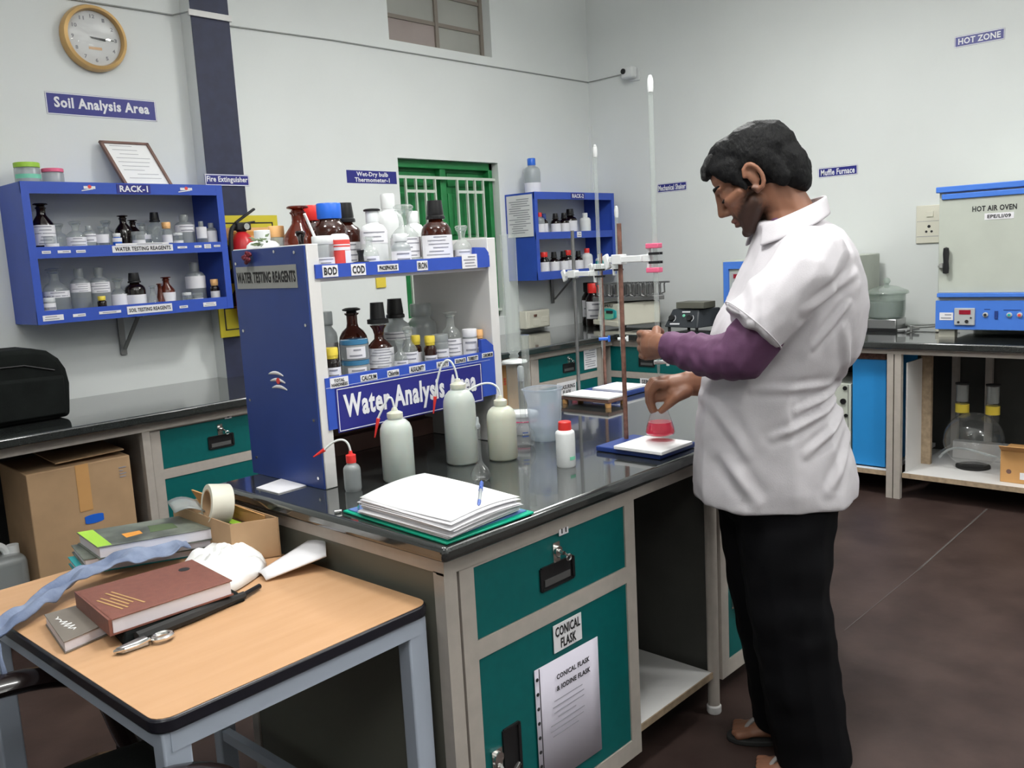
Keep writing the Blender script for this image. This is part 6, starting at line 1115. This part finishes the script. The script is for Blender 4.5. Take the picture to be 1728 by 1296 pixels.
# plum shirt: sleeves and collar edge
bm = bmesh.new()
chain(bm, [disc(W(-.14, -.188, 1.275), (1, 0, -1), .070), ell(W(-.205, -.195, 1.185), (.074, .066, .06)), ell(W(-.232, -.190, 1.142), (.066, .062, .056)), ell(W(-.285, -.140, 1.142), (.058, .056, .057)), ell(W(-.335, -.080, 1.152), (.046, .046, .049)), disc(W(-.378, -.026, 1.160), PT * -.6 + PN * .8, .041, .006)])
chain(bm, [ell(W(-.06, .21, 1.25), .066), ell(W(-.11, .24, 1.10), .062), ell(W(-.18, .20, 1.062), .052), disc(W(-.236, .166, 1.040), PT * -.8 - PN * .5, .044, .006)])
chain(bm, [ell(W(-.050, 0, 1.462), (.074, .074, .02)), ell(W(-.035, 0, 1.40), (.09, .11, .03))])
def slv(co, no):
    out = co.copy(); a = np.array(W(-.232, -.19, 1.142)); b = np.array(W(-.378, -.026, 1.16)); ab = b - a
    s_ = ((co - a) @ ab) / (ab @ ab); d = np.array([noise.noise(Vector(p * 24)) for p in co])
    wr_ = np.where((s_ > -.2) & (s_ < .95), np.sin(s_ * 30 + d * 2.6) * .0030 * np.clip(1.15 - np.abs(s_ - .55), 0, 1), 0); return out + no * (wr_ + d * .002)[:, None]
grow('shirt', bm, .0055, M['purple'], man, smooth=4, post=slv)
# white coat
bm = bmesh.new()
LV = [(-.055, .00, 1.462, .088, .088), (-.032, -.005, 1.435, .108, .125), (-.027, -.005, 1.376, .134, .185), (-.035, -.005, 1.301, .166, .200), (-.048, -.005, 1.240, .184, .200), (-.066, -.005, 1.180, .194, .198), (-.080, -.005, 1.118, .196, .192), (-.114, -.012, 1.058, .178, .182), (-.128, -.018, 1.022, .174, .178), (-.119, -.022, .963, .190, .182), (-.114, -.026, .899, .200, .184), (-.110, -.028, .834, .209, .186), (-.108, -.028, .790, .213, .188), (-.106, -.028, .750, .213, .186)]
chain(bm, [ell(W(t, n, z), (a, b, .008)) for t, n, z, a, b in LV])
chain(bm, [ell(W(-.045, -.14, 1.375), (.085, .085, .075)), ell(W(-.085, -.185, 1.330), (.086, .080, .080)), disc(W(-.212, -.198, 1.212), (PT * -.70 - UP * .72), .0835, .008, 1.0)])
chain(bm, [ell(W(-.02, .14, 1.375), (.085, .085, .075)), ell(W(-.03, .19, 1.330), (.085, .080, .080)), disc(W(-.075, .225, 1.20), (PT * -.25 - UP * .9 + PN * .2), .082, .008)])
FOLDS = [((.055, 1.045), (-.10, 1.005), .010, .016), ((.050, 1.022), (-.16, .945), .009, .016), ((.058, .985), (-.08, .90), .008, .018), ((.075, .93), (-.02, .80), .007, .022), ((-.10, 1.25), (.05, 1.33), .007, .018), ((-.20, 1.36), (-.26, 1.10), .006, .02), ((.02, 1.20), (.06, 1.02), .007, .02), ((-.27, .90), (-.20, .78), .008, .025), ((-.06, 1.16), (.03, 1.26), .008, .014), ((-.28, 1.02), (-.22, .90), .007, .022), ((.0, 1.06), (-.2, 1.06), .006, .016)]
def coatpost(co, no):
    rel = co - np.array(PB); tt = rel @ np.array(PT); nn_ = rel @ np.array(PN); zz = co[:, 2]
    d = np.array([noise.noise(Vector((p[0] * 11, p[1] * 11, p[2] * 7))) + .4 * noise.noise(Vector((p[0] * 24, p[1] * 24, p[2] * 20))) for p in co]) * .0045
    for (t0, z0), (t1, z1), amp, wd in FOLDS:
        ax = np.array([t1 - t0, z1 - z0]); L = ax @ ax; s_ = np.clip(((tt - t0) * ax[0] + (zz - z0) * ax[1]) / L, 0, 1); dist = np.hypot(tt - t0 - s_ * ax[0], zz - z0 - s_ * ax[1])
        d += np.where(nn_ < .06, 1, 0) * amp * (np.exp(-(dist / (wd * .55)) ** 2) - .8 * np.exp(-((dist - wd) / (wd * .6)) ** 2)) * np.sin(np.clip(s_, .03, .97) * np.pi) ** .5
    hem = np.clip((.80 - zz) / .08, 0, 1); d += hem * .007 * np.sin(np.arctan2(nn_, tt + .1) * 5)
    return co + no * d[:, None]
coat = grow('lab_coat', bm, .0062, M['coat'], man, smooth=4, post=coatpost)
cl = MB()
def colr(u, v):
    a = -2.55 + 5.1 * u; r0 = Vector((-.052, 0, 0)); ca, sa = math.cos(a), math.sin(a)
    tin, nin = .092 * ca, .088 * sa; zt_ = 1.496 + .027 * ca - .018 * (1 - ca) * .5; k = v
    return W(-.060 + tin * (1 + (.09 + .09 * (ca < 0)) * k), nin * (1 + .36 * k), zt_ - .050 * k * (1 - .1 * ca))
obj('coat_collar', cl.grid(colr, 36, 5), M['coat'], coat, solid=.007, subsurf=1)
obj('sleeve_hem', MB().tube([W(-.205, -.198, 1.220) + (PN * math.cos(a) * .0845 + (PT * .72 - UP * .70) * math.sin(a) * .0845) for a in np.linspace(0, 6.283, 33)], .0022, 6), M['coat'], coat)
obj('slit_lining', MB().tube([W(.052, -.05, .985), W(.066, -.05, .92), W(.080, -.05, .85), W(.088, -.05, .79)], [.002, .005, .006, .004], 6), M['purple'], coat)
for ta_, na_, lb in ((-.035, -.125, 'near'), (-.05, .065, 'far')):
    mb = MB(); o_ = []
    for a in np.linspace(0, 6.283, 24, endpoint=False): o_.append(W(ta_ - .045 + .125 * math.cos(a), na_ + .015 + .050 * math.sin(a) * (1 - .15 * math.cos(a)), 0))
    sd = obj('sandal_sole', mb.prism([p + UP * .001 for p in o_], [p + UP * .016 for p in o_]), M['rubber'], man, bevel=.003)
    obj('sandal_strap', MB().tube(bez(W(ta_ - .03, na_ - .035, .02), W(ta_ - .09, na_ - .02, .075), W(ta_ - .10, na_ + .04, .075), W(ta_ - .05, na_ + .062, .02)), .007, 6).tube(bez(W(ta_ - .125, na_ + .008, .02), W(ta_ - .105, na_ + .01, .06), W(ta_ - .085, na_ + .012, .062)), .006, 6), M['sandal'], man)
